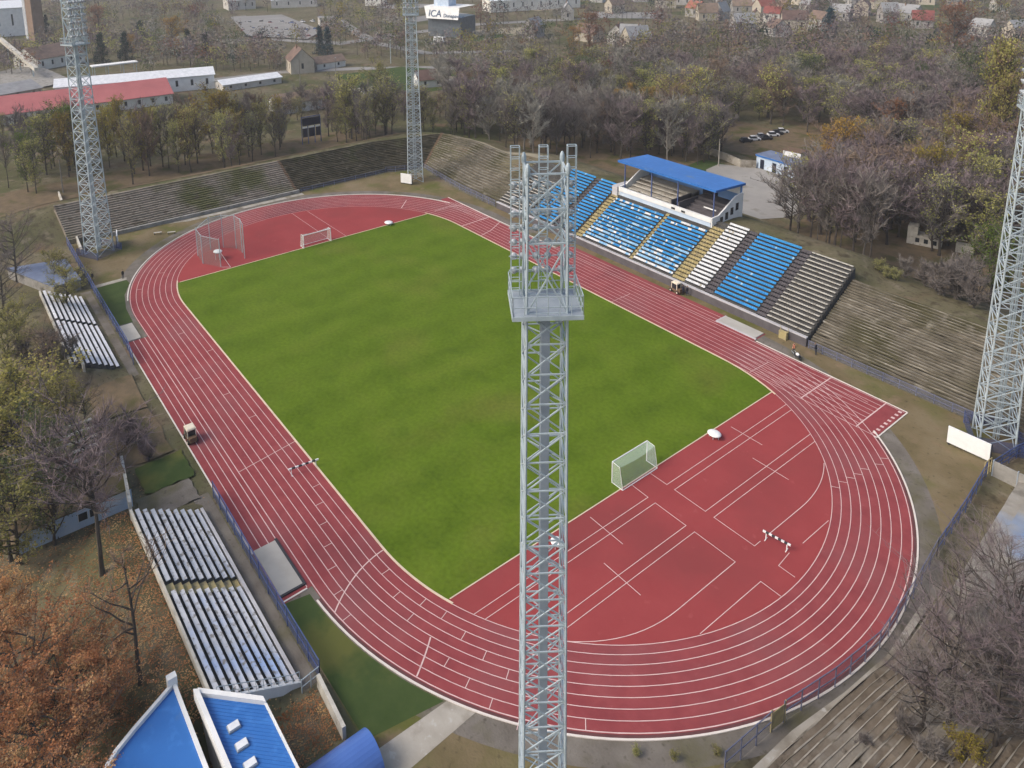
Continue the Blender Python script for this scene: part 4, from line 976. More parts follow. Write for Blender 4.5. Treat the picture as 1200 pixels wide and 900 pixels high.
# ------------------------------------------------------------------ trees
def envelope(u, kind):
    if kind == 'poplar': return .16*math.sin(math.pi*min(1, u*1.02)**.8)**.6
    if kind == 'cone': return .27*(1-u)**.9
    if kind == 'wide': return .48*math.sin(math.pi*min(1, .12+u*.86))**.75
    return .34*math.sin(math.pi*min(1, .08+u*.9))**.8
def make_tree(seed, Ht, kind='oval', base=.25, nlimb=22, nbr=7, ntw=5, tw=.05, tl=.06, leaf=0, ls=.35, r0=None, lmat=None, twmat='twig_grey', bark='bark', stems=1):
    """returns (trunk mesh, crown mesh); height Ht"""
    r = random.Random(seed); T = MB(); C = MB(); tips = []
    r0 = r0 or Ht*.014
    for st in range(stems):
        p = Vector((0,0,-.3)) if stems == 1 else Vector((r.uniform(-.4,.4), r.uniform(-.4,.4), -.3)); spine = [p.copy()]; n = 9
        dirx, diry = r.uniform(-.06,.06), r.uniform(-.06,.06)
        if stems > 1: dirx, diry = r.uniform(-.2,.2), r.uniform(-.2,.2)
        for i in range(n):
            p = p+Vector((dirx+r.uniform(-.05,.05), diry+r.uniform(-.05,.05), 1))*(Ht*.93/n); spine.append(p.copy())
        for i in range(n):
            ra, rb = r0*(1-i/n)**.8+.02, r0*(1-(i+1)/n)**.8+.02
            if i == 0: ra *= 1.35
            T.tube(spine[i], spine[i+1], ra, rb, n=6 if i < 5 else 4, cap=False)
        for k in range(nlimb//stems):
            u = base+(.97-base)*((k+r.random())/(nlimb//stems)); f = u/.98*n; i = min(n-1, int(f)); o = spine[i].lerp(spine[i+1], f-i)
            uc = (u-base)/(1-base); az = r.uniform(0, 2*math.pi)+k*2.4
            reach = Ht*envelope(uc, kind)*r.uniform(.7,1.12)
            up = {'poplar': 2.2, 'cone': -.15, 'wide': .55}.get(kind, .8)*r.uniform(.6,1.4)
            d = Vector((math.cos(az), math.sin(az), up)).normalized(); q = o.copy(); m = 4; lr = r0*.42*(1-u*.75)+.02
            hl = reach/max(.25, math.hypot(d.x, d.y)) if kind != 'poplar' else reach*2.2
            seg = [q.copy()]
            for j in range(m):
                d = (d+Vector((r.uniform(-.25,.25), r.uniform(-.25,.25), r.uniform(-.05,.2) if kind != 'cone' else r.uniform(-.12,.03)))).normalized()
                q = q+d*(hl/m); seg.append(q.copy())
            for j in range(m): T.tube(seg[j], seg[j+1], lr*(1-j/m)+.012, lr*(1-(j+1)/m)+.012, n=4, cap=False)
            for bnum in range(nbr):
                v = r.uniform(.25,1.0); jf = v*m; j = min(m-1, int(jf)); o2 = seg[j].lerp(seg[j+1], jf-j)
                d2 = (d*.6+Vector((r.gauss(0,.6), r.gauss(0,.6), r.gauss(.35 if kind != 'cone' else -.1,.4)))).normalized()
                bl = hl*.38*r.uniform(.5,1.2); e2 = o2+d2*bl
                C.tube(o2, e2, tw*.75, tw*.3, n=3, cap=False, m=0)
                for s_ in range(ntw):
                    w_ = r.uniform(.15,1); o3 = o2.lerp(e2, w_); d3 = (d2*.7+Vector((r.gauss(0,.6), r.gauss(0,.6), r.gauss(.25,.5)))).normalized()
                    e3 = o3+d3*(Ht*tl*r.uniform(.5,1.3)); sd = d3.cross(Vector((r.gauss(0,1), r.gauss(0,1), r.gauss(0,1)))).normalized()*tw*.5
                    C.quad(o3-sd, o3+sd, e3); tips.append((o3, e3))
    if leaf and tips:
        for i in range(leaf):
            o3, e3 = tips[r.randrange(len(tips))]; c = o3.lerp(e3, r.uniform(.1,1.15))+Vector((r.gauss(0,1), r.gauss(0,1), r.gauss(0,1)))*ls*.6
            a = Vector((r.gauss(0,1), r.gauss(0,1), r.gauss(0,.6))).normalized(); bb = a.cross(Vector((r.gauss(0,1), r.gauss(0,1), r.gauss(0,1)))).normalized()
            s_ = ls*r.uniform(.5,1.25)*.5
            C.quad(c-a*s_, c+bb*s_*.7, c+a*s_, c-bb*s_*.7, m=1)
    tm = T.mesh('trunk', M[bark]); cm = C.mesh('crown', [M[twmat], M[lmat or 'leaf_olive']])
    return tm, cm
def recolor(pr_, twmat, lmat=None, bark=None):
    tm, cm = pr_; c2 = cm.copy(); c2.materials[0] = M[twmat]
    if lmat: c2.materials[1] = M[lmat]
    if bark: tm = tm.copy(); tm.materials[0] = M[bark]
    return tm, c2
PR = {}
def reg(key, *meshes): PR[key] = list(meshes)
bareA = [make_tree(s, 10, 'oval', .2, 28, 9, 8, .062, .08) for s in (1,2,3)]
bareW = [make_tree(s, 10, 'wide', .18, 28, 9, 8, .062, .08) for s in (4,5)]
reg('grey', *bareA, *bareW); reg('mauve', *[recolor(p, 'twig_mauve') for p in bareA+bareW]); reg('brown', *[recolor(p, 'twig_brown') for p in bareA+bareW]); reg('pale', *[recolor(p, 'twig_pale', bark='palebark') for p in bareA+bareW])
lf = [make_tree(s, 10, 'oval', .2, 26, 7, 5, .05, .07, leaf=2300, ls=.28, lmat='leaf_olive', twmat='twig_grey') for s in (11,12)]
reg('olive', *lf); reg('yellow', *[recolor(p, 'twig_brown', 'leaf_yellow') for p in lf]); reg('gold', *[recolor(p, 'twig_brown', 'leaf_gold') for p in lf]); reg('red', *[recolor(p, 'twig_brown', 'leaf_red') for p in lf]); reg('green', *[recolor(p, 'twig_grey', 'leaf_green') for p in lf]); reg('bright', *[recolor(p, 'twig_grey', 'leaf_bright') for p in lf])
sparse = [make_tree(s, 10, 'oval', .2, 24, 7, 6, .055, .075, leaf=1100, ls=.26, lmat='leaf_olive', twmat='twig_grey') for s in (21,22)]
reg('sparse_olive', *sparse); reg('sparse_yellow', *[recolor(p, 'twig_brown', 'leaf_lime') for p in sparse])
pop = make_tree(31, 10, 'poplar', .12, 50, 7, 5, .05, .06, leaf=4200, ls=.22, lmat='leaf_lime', twmat='twig_brown')
reg('poplar', pop)
con = make_tree(41, 10, 'cone', .06, 60, 7, 4, .05, .05, leaf=3200, ls=.32, lmat='needle', twmat='twig_grey')
reg('conifer', con); reg('blue_conifer', recolor(con, 'twig_grey', 'needle_blue'))
will = [make_tree(s, 10, 'wide', .1, 30, 8, 6, .04, .07, leaf=6500, ls=.21, lmat='leaf_olive', twmat='twig_grey', stems=2) for s in (51,52)]
reg('dense_olive', *will); reg('dense_green', *[recolor(p, 'twig_grey', 'leaf_green') for p in will]); reg('dense_bright', *[recolor(p, 'twig_grey', 'leaf_bright') for p in will]); reg('dense_yellow', *[recolor(p, 'twig_grey', 'leaf_lime') for p in will])
rust = make_tree(61, 10, 'wide', .12, 34, 10, 8, .022, .06, leaf=15000, ls=.135, lmat='leaf_rust', twmat='twig_brown', stems=2); reg('rust', rust)
fine = [make_tree(s, 10, 'wide', .18, 30, 11, 11, .02, .07) for s in (71,72)]
reg('fine_mauve', *[recolor(p, 'twig_mauve') for p in fine]); reg('fine_brown', *[recolor(p, 'twig_brown') for p in fine]); reg('fine_grey', *fine)
tall = [make_tree(s, 10, 'oval', .42, 30, 11, 11, .027, .06, r0=.1) for s in (81,82)]; reg('tall_bare', *tall); reg('tall_pale', *[recolor(p, 'twig_mauve') for p in tall]); reg('tall_brown', *[recolor(p, 'twig_brown') for p in tall])
spindly = make_tree(93, 10, 'oval', .34, 12, 7, 7, .028, .06, r0=.13, twmat='twig_brown'); reg('spindly', spindly)
bush = [make_tree(s, 10, 'wide', .02, 34, 8, 7, .13, .2, leaf=0, stems=3, r0=.25) for s in (95,)]
reg('brown_bush', *[recolor(p, 'twig_grey') for p in bush]); reg('mauve_bush', *[recolor(p, 'twig_mauve') for p in bush])
bushl = make_tree(97, 10, 'wide', .02, 34, 7, 5, .08, .15, leaf=2200, ls=.55, lmat='leaf_yellow', twmat='twig_brown', stems=3, r0=.25)
reg('yellow_bush', bushl); reg('green_bush', recolor(bushl, 'twig_grey', 'leaf_bright')); reg('olive_bush', recolor(bushl, 'twig_grey', 'leaf_olive'))
LOOK = {'grey':'bare grey tree','mauve':'bare mauve grey tree','brown':'bare brown tree','pale':'bare pale barked tree','olive':'olive leaved tree','yellow':'yellow leaved tree','gold':'golden leaved tree','red':'copper leaved tree','green':'dull green tree','bright':'fresh green tree',
        'sparse_olive':'thin tree with a few olive leaves','sparse_yellow':'thin tree with a few yellow leaves','poplar':'narrow yellowish poplar','conifer':'dark green conifer','blue_conifer':'blue green conifer','dense_olive':'dense olive tree','dense_green':'dense dull green tree','dense_bright':'dense fresh green tree','dense_yellow':'dense yellow green tree',
        'rust':'rust orange tree','fine_mauve':'wide bare mauve tree','fine_brown':'wide bare brown tree','fine_grey':'wide bare grey tree','tall_bare':'tall slim bare tree','tall_pale':'tall mauve bare tree','tall_brown':'tall slim brown bare tree','spindly':'spindly crooked bare tree','brown_bush':'bare grey brown thicket bush','mauve_bush':'bare mauve thicket bush','yellow_bush':'yellow leaved bush','green_bush':'green leaved bush','olive_bush':'olive leaved bush'}
NTREE = [0]
def plant(key, x, y, h, where, label=None, zz=None, wide=1.0, group=None):
    tm, cm = PR[key][NTREE[0] % len(PR[key])]; NTREE[0] += 1
    bushy = key.endswith('bush')
    t = bpy.data.objects.new('bush' if bushy else ('pine_tree' if 'conifer' in key else 'tree'), None); COL.objects.link(t); t.empty_display_size = .3
    t.location = (x, y, terrain(x, y) if zz is None else zz); t.rotation_euler = (0, 0, rnd.uniform(0, 6.28)); s = h/10.
    w = s*wide*rnd.uniform(.9,1.12); t.scale = (w, w, s)
    tag(t, label or f'{LOOK[key]} {where}', 'bush' if bushy else 'tree', group or f'{LOOK[key]}s {where}')
    for nm, me in (('trunk', tm), ('crown', cm)):
        o = bpy.data.objects.new(nm, me); COL.objects.link(o); o.parent = t
    return t
def pick(ws):
    q = rnd.random()*sum(w for _, w in ws)
    for k, w in ws:
        q -= w
        if q <= 0: return k
    return ws[-1][0]
def scatter_px(n, px0, px1, f_lo, f_hi, ws, h0, h1, where, mind=4., wide=1., keep=None):
    """trees whose feet lie in a measured band; f_lo/f_hi give the band's rows"""
    done = []; tries = 0
    while len(done) < n and tries < n*30:
        tries += 1
        px = rnd.uniform(px0, px1); py = rnd.uniform(f_lo(px), f_hi(px)); q = at(px, py)
        for _ in range(3): q = at(px, py, terrain(q.x, q.y))
        if any((q.x-a)**2+(q.y-c)**2 < mind*mind for a, c in done): continue
        if keep and not keep(q.x, q.y): continue
        done.append((q.x, q.y)); plant(pick(ws), q.x, q.y, rnd.uniform(h0, h1), where, wide=wide)
# belt behind the far terraces (left to centre)
scatter_px(64, -10, 340, lambda x: 188-.07*x, lambda x: 236-.11*x, [('sparse_olive',4),('grey',2.4),('tall_bare',2),('sparse_yellow',3),('brown',1.2),('mauve',1.2),('olive',2.2),('yellow',.9),('bright',.5)], 16, 22, 'in the belt behind the rubble terrace', 2.6, .66, keep=lambda x, y: x < -110.5)
plant('yellow', *at(262,190)[:2], 25, '', 'brightest yellow tree in the belt right of the left light tower', wide=.95)
plant('olive', *at(55,205)[:2], 20, '', 'bushy olive tree at the left end of the belt behind the rubble terrace', wide=.9)
plant('bright', *at(82,200)[:2], 22, '', 'yellow green tree just left of the left light tower', wide=.8)
plant('yellow', *at(168,200)[:2], 20, '', 'yellow green tree in the belt just right of the left light tower', wide=.8)
scatter_px(30, 385, 545, lambda x: 152, lambda x: 172-.05*(x-385), [('sparse_olive',4),('grey',2.5),('olive',2.2),('tall_bare',2),('sparse_yellow',1.5),('mauve',1)], 14, 20, 'in the belt behind the mossy terrace', 2.8, .7, keep=lambda x, y: x < -114)
plant('olive', *at(412,163)[:2], 24, '', 'tall round olive tree right of the scoreboard', wide=1.0)
plant('sparse_olive', *at(452,158)[:2], 23, '', 'tall thin olive tree left of the far centre light tower')
# thick belt behind the corner terrace and the stand
scatter_px(66, 540, 860, lambda x: 150+.07*(x-540), lambda x: 176+.07*(x-540), [('grey',4),('mauve',2.5),('brown',1.8),('pale',1.6),('sparse_olive',2.4),('olive',.8),('tall_bare',1.5)], 15, 22, 'in the thick belt behind the grandstand corner', 3.6, .95, keep=lambda x, y: y > 82 and not (-33 < x < 14 and 95 < y < 150))
plant('dense_green', *at(745,165)[:2], 18, '', 'dark green round tree in the belt left of the covered box', wide=.8)
plant('yellow', *at(795,160)[:2], 20, '', 'yellowish tree in the belt above the blue roof', wide=.8)
plant('sparse_yellow', *at(815,150)[:2], 24, '', 'olive yellow tree with a rounded top above the blue roof')
# slope trees right of the yard
for px, py in ((935,272),(950,276),(958,278),(968,281),(978,284),(985,286),(1000,292),(1012,296),(1020,298)):
    q = at(px, py, 7); plant(rnd.choice(['grey','mauve','tall_bare','grey']), q.x, q.y, rnd.uniform(15,20), 'in the dark row on the bank right of the yard', wide=.78)
scatter_px(60, 925, 1215, lambda x: 205+.05*(x-925), lambda x: 285+.1*(x-925), [('mauve',5),('grey',3),('brown',2.5),('sparse_olive',1)], 15, 22, 'in the wood right of the yard', 4.5, 1.05, keep=lambda x, y: y > 92 and not (x < 14 and y < 150))
plant('poplar', *at(1158,205)[:2], 43, '', 'very tall narrow yellow poplar at the right edge of the wood', wide=.72)
plant('poplar', *at(1170,212)[:2], 34, '', 'second yellow poplar close beside the tallest one', wide=.72)
plant('dense_green', *at(1132,140)[:2], 26, '', 'rounded dull green tree left of the yellow poplars', wide=.95)
for px, py, h, k, lab in ((1085,270,22,'yellow','tall ochre yellow tree behind the ruined white building'),(1130,260,24,'sparse_yellow','tall thin yellow green tree left of the poplars at the right edge'),(1155,285,22,'olive','broad olive tree below the yellow poplars'),(985,215,20,'gold','golden brown tree in the wood right of the garage'),(1050,180,19,'red','copper tree deep in the right wood'),(1120,215,22,'yellow','yellow tree in the wood left of the poplars')):
    plant(k, *at(px,py)[:2], h, '', lab)
plant('gold', *at(965,240)[:2], 17, '', 'golden tree behind the small white roofed garage', wide=.9)
plant('gold', *at(968,203)[:2], 15, '', 'small golden tree in the wood behind the garage', wide=.8)
plant('dense_bright', *at(1165,345,4)[:2], 17, '', 'bright green round tree beside the right light tower', wide=.85)
plant('olive', *at(1150,310)[:2], 18, '', 'olive tree behind the bright green one by the right light tower', wide=1.)
plant('sparse_olive', *at(1100,300)[:2], 20, '', 'greenish tree beside the ruined white building')
for i, (px, py, h) in enumerate(((1100,345,6),(1120,350,7),(1140,362,6),(1085,330,5),(1125,335,8),(1062,315,4))):
    q = at(px, py, 7); plant('brown_bush', q.x, q.y, h, 'on the bank behind the weathered terrace')
for px, py in ((1040,322),(1050,324),(1030,318)): q = at(px, py, 8); plant('olive_bush', q.x, q.y, 2.4, 'at the crest above the weathered terrace')
# left side
for key, px, py, h, w, lab in (('fine_mauve',20,330,15,1.1,'bare mauve tree at the left edge below the far belt'), ('fine_grey',5,372,14,1.,'bare grey tree at the left edge above the olive bushes'), ('dense_yellow',70,332,8,.9,'small yellow tree beside the boundary wall near the left tower'),
      ('dense_yellow',78,360,8,1.1,'yellow green tree hanging over the farther bleachers'), ('dense_olive',8,440,11,1.1,'low olive tree at the left edge beside the farther bleachers'), ('dense_yellow',20,400,8,.9,'yellow tinted tree at the left edge beside the farther bleachers'),
      ('dense_yellow',35,560,17,1.3,'big olive tree left of the small white benches'), ('dense_olive',5,600,16,1.35,'big olive tree at the left edge above the orange tree'), ('dense_yellow',40,520,13,1.2,'broad yellow olive tree below the farther bleachers'),
      ('dense_green',62,640,17,.8,'green tree standing in front of the pale blue building'), ('dense_olive',20,655,14,1.1,'olive tree just above the orange tree'),
      ('tall_pale',120,672,21,1.3,'tall bare tree with a thick trunk in front of the pale blue building'), ('spindly',165,800,17,.9,'spindly crooked bare tree on the grass left of the nearer bleachers'), ('spindly',68,630,11,.9,'thin dark tree crossing the end of the pale blue building'),
      ('fine_brown',60,455,8,1.3,'low bare brown tree beside the farther bleachers end'), ('fine_grey',100,500,8,1.1,'bare grey tree behind the small white benches'),('dense_yellow',75,500,9,1.2,'yellowish low tree behind the small white benches')):
    q = att(px, py); plant(key, q.x, q.y, h, '', lab, wide=w)
for i, (px, py, h) in enumerate(((30,430,4.5),(60,420,5),(85,440,4),(175,540,3.2),(165,525,3),(150,520,4))):
    q = att(px, py); plant('brown_bush' if i < 3 else 'mauve_bush', q.x, q.y, h, 'below the farther bleachers' if i < 3 else 'on the grass by the tractor')
for key, px, py, h, w, lab in (('rust',35,885,14,1.4,'large rust orange tree in the bottom left corner'), ('rust',100,862,10.5,1.3,'orange tree with specks of yellow left of the clubhouses'), ('rust',-10,800,12,1.2,'tall orange tree at the left edge of the bottom corner'), ('rust',60,960,11,1.4,'orange tree at the bottom edge beside the small blue roof')):
    q = att(px, py); plant(key, q.x, q.y, h, '', lab, wide=w)
# bottom right bare trees
for key, px, py, h, w, lab in (('fine_mauve',1112,855,14,1.3,'bare mauve grey tree with a forked trunk above the leafy terrace'), ('fine_grey',1180,800,14,1.1,'bare grey tree at the right edge above the leafy terrace'), ('fine_grey',1165,885,12,1.2,'bare grey brown tree in the bottom right corner'), ('fine_mauve',1210,880,14,1.1,'bare mauve tree cut by the bottom right corner'), ('fine_grey',1120,735,9,1.3,'low bare grey tree beside the slab terrace'),('fine_mauve',1165,740,11,1.3,'bare mauve tree between the slab terrace and the right edge'),('fine_grey',1080,860,9,1.3,'low bare grey tree left of the forked one on the leafy terrace'),('fine_grey',1150,830,10,1.2,'bare grey brown tree right of the forked mauve one'), ('fine_mauve',1060,800,5,1.4,'low bare mauve tree leaning over the near fence')):
    q = att(px, py, 4); plant(key, q.x, q.y, h, '', lab, wide=w)
for px, py, k, h in ((1130,898,'yellow_bush',3.2),(1060,870,'brown_bush',3),(1010,880,'brown_bush',1.6),(1090,895,'brown_bush',3)): q = att(px, py, 4); plant(k, q.x, q.y, h, 'on the leafy terrace')
for px, py in ((790,890),(745,885),(840,885)): q = att(px, py); plant('olive_bush', q.x, q.y, .9, 'on the rough grass behind the near curve')
# trees beyond, between the houses
for key, px, py, h, w, lab in (('conifer',120,74,22,1.,'dark conifer behind the white canopy, nearest the left tower'),('conifer',148,70,21,1.,'dark conifer behind the right end of the white canopy'),('conifer',222,60,18,1.,'dark conifer right of the golden crown'),('conifer',242,66,18,1.,'second dark conifer right of the golden crown'),('conifer',165,50,20,1.,'dark conifer left of the golden crown'),
      ('gold',204,62,24,1.,'large golden tree behind the white hall'),('blue_conifer',375,62,20,.95,'left one of two blue green conifers by the gabled house'),('blue_conifer',384,64,20,.95,'right one of two blue green conifers by the gabled house'),('conifer',55,45,22,.8,'dark narrow conifer beside the chimney'),
      ('red',118,42,24,1.3,'copper brown tree behind the dark conifers'),('gold',155,66,15,1.,'small yellow tree between two dark conifers'),('red',690,66,26,1.,'bright copper tree in the middle distance'),('gold',672,66,18,1.,'golden brown tree beside the copper one'),
      ('red',1115,78,34,1.25,'very large copper tree near the upper right corner'),('blue_conifer',970,45,24,1.1,'dark teal conifer between the far roofs'),('yellow',468,20,26,1.,'yellow tree behind the office building'),('dense_olive',440,122,18,1.1,'broad olive willow right of the scoreboard')):
    q = at(px, py); plant(key, q.x, q.y, h, '', lab, wide=w)
# far woods: too many to count, one mass
def far_wood(name, label, n, pxr, pyr, keys, h0, h1, seed, avoid=None):
    r = random.Random(seed); B = {}
    for i in range(n):
        px = r.uniform(*pxr); py = pyr[0]+(pyr[1]-pyr[0])*r.random()**.8; q = at(px, py); z = terrain(q.x, q.y); h = r.uniform(h0, h1)
        if avoid and avoid(px, py): continue
        m = r.choices(range(len(keys)), [k[1] for k in keys])[0]; b = B.setdefault(0, MB())
        dist = (q-CAM).length; k = 250 if dist < 450 else 120; sz = h*.034*(1 if dist < 450 else 1.4); rx = h*r.uniform(.26,.4)
        cl = [(r.gauss(0,.45), r.gauss(0,.45), r.uniform(.4,.95)) for _ in range(9)]
        b.tube((q.x,q.y,z-.5),(q.x,q.y,z+h*.6), h*.014, h*.006, n=3, m=len(keys), cap=False)
        for j in range(k):
            c0 = cl[j % 9]; c = Vector((q.x+(c0[0]+r.gauss(0,.28))*rx, q.y+(c0[1]+r.gauss(0,.28))*rx, z+h*(c0[2]+r.gauss(0,.1))))
            a = Vector((r.gauss(0,1), r.gauss(0,1), r.gauss(0.4,1))).normalized(); e = a.cross(Vector((r.gauss(0,1), r.gauss(0,1), r.gauss(0,1)))).normalized(); s_ = sz*r.uniform(.6,1.5)
            b.quad(c-a*s_, c+e*s_*.35, c+a*s_, c-e*s_*.35, m=m)
    o = B[0].build(name, [M[k[0]] for k in keys]+[M['bark']]); return tag(o, label, 'wood', None, 'stuff')
WK = [('twig_grey',5),('twig_mauve',4),('twig_brown',4),('twig_pale',2),('leaf_green',1.2),('leaf_olive',1.6),('leaf_red',.5),('leaf_yellow',.5),('needle',.5)]
def clear(px, py):
    for x0_, x1_, y0_, y1_ in ((275,375,14,48),(40,172,70,118),(-50,50,88,118),(-50,52,0,62),(395,560,74,122),(488,562,8,62),(330,410,58,100),(180,345,84,125),(560,690,4,26),(700,770,40,66),(780,935,8,46),(980,1080,12,36),(600,640,30,50),(660,700,44,62),(840,960,28,50),(1120,1200,20,52),(690,800,2,24),(935,1090,2,14),(555,705,62,80),(835,885,72,84)):
        if x0_ < px < x1_ and y0_ < py < y1_: return not (px > 660 and py < 54 and int(px*13.7+py*7.3) % 10 < 5)
    return (int(px*.037)*7+int(py*.09)*3) % 11 == 0 and py < 40
far_wood('far_wood', 'mass of bare grey and brown trees filling the right middle distance', 620, (540,1240), (26,108), WK, 12, 19, 3, clear)
far_wood('far_wood', 'mass of bare trees among buildings in the left middle distance', 800, (-40,560), (22,100), WK, 10, 17, 4, clear)
far_wood('far_wood', 'hazy far trees of the town near the top edge', 1700, (-80,1280), (-62,30), WK, 10, 20, 5, clear)
import numpy as np
def merged_wood(name, label, n, pxr, f_lo, f_hi, ws, h0, h1, seed, mind=4.5, keep=None, wide=1.1):
    """a wood read as one mass: many whole trees joined into one mesh"""
    r = random.Random(seed); V = []; I = []; LS = []; MI = []; nv = 0; mats = []; done = []
    tries = 0
    while len(done) < n and tries < n*30:
        tries += 1; px = r.uniform(*pxr); py = r.uniform(f_lo(px), f_hi(px)); q = at(px, py)
        for _ in range(2): q = at(px, py, terrain(q.x, q.y))
        if any((q.x-a)**2+(q.y-c)**2 < mind*mind for a, c in done) or (keep and not keep(q.x, q.y)): continue
        done.append((q.x, q.y)); key = r.choices([k for k, _ in ws], [w for _, w in ws])[0]; pr_ = r.choice(PR[key])
        s_ = r.uniform(h0, h1)/10; a = r.uniform(0, 6.28); w = s_*wide*r.uniform(.9, 1.15); ca, sa = math.cos(a)*w, math.sin(a)*w
        for me in pr_:
            k = len(me.vertices); co = np.empty(k*3, 'f'); me.vertices.foreach_get('co', co); co = co.reshape(-1, 3)
            V.append(np.stack([co[:,0]*ca-co[:,1]*sa+q.x, co[:,0]*sa+co[:,1]*ca+q.y, co[:,2]*s_+terrain(q.x, q.y)], 1))
            li = np.empty(len(me.loops), 'i'); me.loops.foreach_get('vertex_index', li); I.append(li+nv); nv += k
            lt = np.empty(len(me.polygons), 'i'); me.polygons.foreach_get('loop_total', lt); LS.append(lt)
            mi = np.empty(len(me.polygons), 'i'); me.polygons.foreach_get('material_index', mi)
            sl = []
            for m in me.materials:
                if m not in mats: mats.append(m)
                sl.append(mats.index(m))
            MI.append(np.array(sl, 'i')[mi])
    V = np.concatenate(V); I = np.concatenate(I); LS = np.concatenate(LS); MI = np.concatenate(MI)
    me = bpy.data.meshes.new(name); me.vertices.add(len(V)); me.vertices.foreach_set('co', V.astype('f').ravel()); me.loops.add(len(I)); me.loops.foreach_set('vertex_index', I)
    me.polygons.add(len(LS)); st = np.zeros(len(LS), 'i'); st[1:] = np.cumsum(LS)[:-1]; me.polygons.foreach_set('loop_start', st)
    for m in mats: me.materials.append(m)
    me.polygons.foreach_set('material_index', MI); me.update(calc_edges=True); me.validate()
    o = bpy.data.objects.new(name, me); COL.objects.link(o); return tag(o, label, 'wood', None, 'stuff')
WB = [('grey',4),('mauve',3.5),('brown',1.8),('pale',2.4),('olive',1.6),('green',.9),('sparse_olive',2.4),('sparse_yellow',1.2),('gold',.35),('red',.4)]
merged_wood('bare_wood', 'deep bare grey and brown wood beyond the belt behind the grandstand', 100, (520,905), lambda x: 98, lambda x: 150, WB, 12, 21, 21, 5)
merged_wood('bare_wood', 'deep bare mauve wood beyond the parked cars at the right', 170, (900,1260), lambda x: 100, lambda x: 215, WB+[('mauve',4)], 15, 22, 22, 6, keep=lambda x, y: not (-47 < x < 14 and y < 192) and y > 95)
merged_wood('bare_wood', 'thin wood between the low white buildings and the belt behind the mossy terrace', 30, (330,545), lambda x: 128, lambda x: 146, [('grey',2),('sparse_olive',3),('brown',2),('mauve',1),('olive',1)], 8, 12, 23, 5)
# fallen leaves and tufts on the grass near the orange trees
b = MB(); r = random.Random(9)
for i in range(15000):
    u = r.random()
    if u < .78: x, y = r.gauss(38,15), r.gauss(-68,6.5)
    elif u < .86: x, y = r.uniform(54.5,61), r.uniform(-57.5,-51.8)
    else: x, y = r.uniform(21,56), r.uniform(-66,-62)
    if 21 < x < 53.6 and -62.3 < y < -51 or y > -51.5: continue
    a = r.uniform(0,6.28); s_ = r.uniform(.06,.14); z = terrain(x, y)+r.uniform(.01,.05)
    b.quad((x+s_*math.cos(a),y+s_*math.sin(a),z),(x-s_*.6*math.sin(a),y+s_*.6*math.cos(a),z+.03),(x-s_*math.cos(a),y-s_*math.sin(a),z),(x+s_*.6*math.sin(a),y-s_*.6*math.cos(a),z+.02))
tag(b.build('fallen_leaves', M['leaf_rust']), 'scattered rust coloured fallen leaves on the grass around the clubhouses', 'leaves', None, 'stuff')

# ------------------------------------------------------------------ buildings beyond
def gable(name, label, c, L_, W_, hw, hr, rz, wall, roof, cat='building', group=None, windows=0, chimney=False, over=.4):
    t = thing(name, label, cat, (c[0], c[1], terrain(c[0], c[1])-.2), rz, group); a, w = L_/2, W_/2
    b = MB(); b.v = [(-a,-w,0),(a,-w,0),(a,w,0),(-a,w,0),(-a,-w,hw),(a,-w,hw),(a,w,hw),(-a,w,hw),(-a,0,hw+hr),(a,0,hw+hr)]
    b.f = [(0,1,5,4),(2,3,7,6),(1,2,6,9,5),(3,0,4,8,7)]; b.mi = [0]*4; b.build('wall', M[wall], t)
    b = MB(); o = over; k = hr/w
    for s in (-1,1):
        P = [(-a-o,s*(w+o),hw-o*k+.05),(a+o,s*(w+o),hw-o*k+.05),(a+o,0,hw+hr+.05),(-a-o,0,hw+hr+.05)]
        i = len(b.v); b.v += P+[(p[0],p[1],p[2]+.2) for p in P]; b.f += [(i+3,i+2,i+1,i),(i+4,i+5,i+6,i+7)]+[(i+q,i+(q+1)%4,i+(q+1)%4+4,i+q+4) for q in range(4)]; b.mi += [0]*6
    rf = b.build('roof', M[roof], t)
    if chimney: MB().box(-.4+a*.3,.4+a*.3,.6,1.4,hw+hr*.5,hw+hr+1.3).build('chimney', M['brick'], rf)
    for i in range(windows):
        x = -a+(i+.5)*L_/windows
        for s in (-1,1): MB().box(x-.6,x+.6,s*w-.05,s*w+.05,hw*.38,hw*.78).build('window', M['glass'], t)
    if windows:
        for s in (-1,1): MB().box(s*a-.05,s*a+.05,-.6,.6,hw*.4,hw*.8).build('window', M['glass'], t)
    return t
def two(px0, px1):
    a, c = at(*px0), at(*px1); d = c-a; return a, c, d.length, math.atan2(d.y, d.x)
def span(name, label, p0, p1, depth, hw, hr, wall, roof, cat='building', windows=6, over=.6):
    a, c, L_, rz = two(p0, p1); n_ = Vector((-math.sin(rz), math.cos(rz), 0))
    if (n_.dot(a-CAM)) < 0: n_ = -n_
    m = (a+c)/2+n_*depth/2
    return gable(name, label, m, L_, depth, hw, hr, rz, wall, roof, cat, None, windows, False, over)
span('long_building', 'long low building with a red sheet roof left of the yellow tree', (-40,153), (203,121), 25, 5, 5.4, 'wall', 'redroof', windows=14)
span('long_hall', 'long white hall with a pale roof behind the red roofed building', (66,120), (252,103), 16, 7.5, 2.6, 'white', 'whiteseat', windows=10)
span('low_hall', 'low hall with a dull white roof right of the white hall', (262,107), (330,97), 12, 3.4, 1.6, 'wall', 'whiteseat', windows=4)
cn = at(135,86); t = thing('canopy', 'small white flat canopy on posts below the dark conifers', 'canopy', (cn.x,cn.y,0), two((110,88),(160,82))[3])
MB().box(-12,12,-3,3,5.2,5.8).build('roof', M['white'], t)
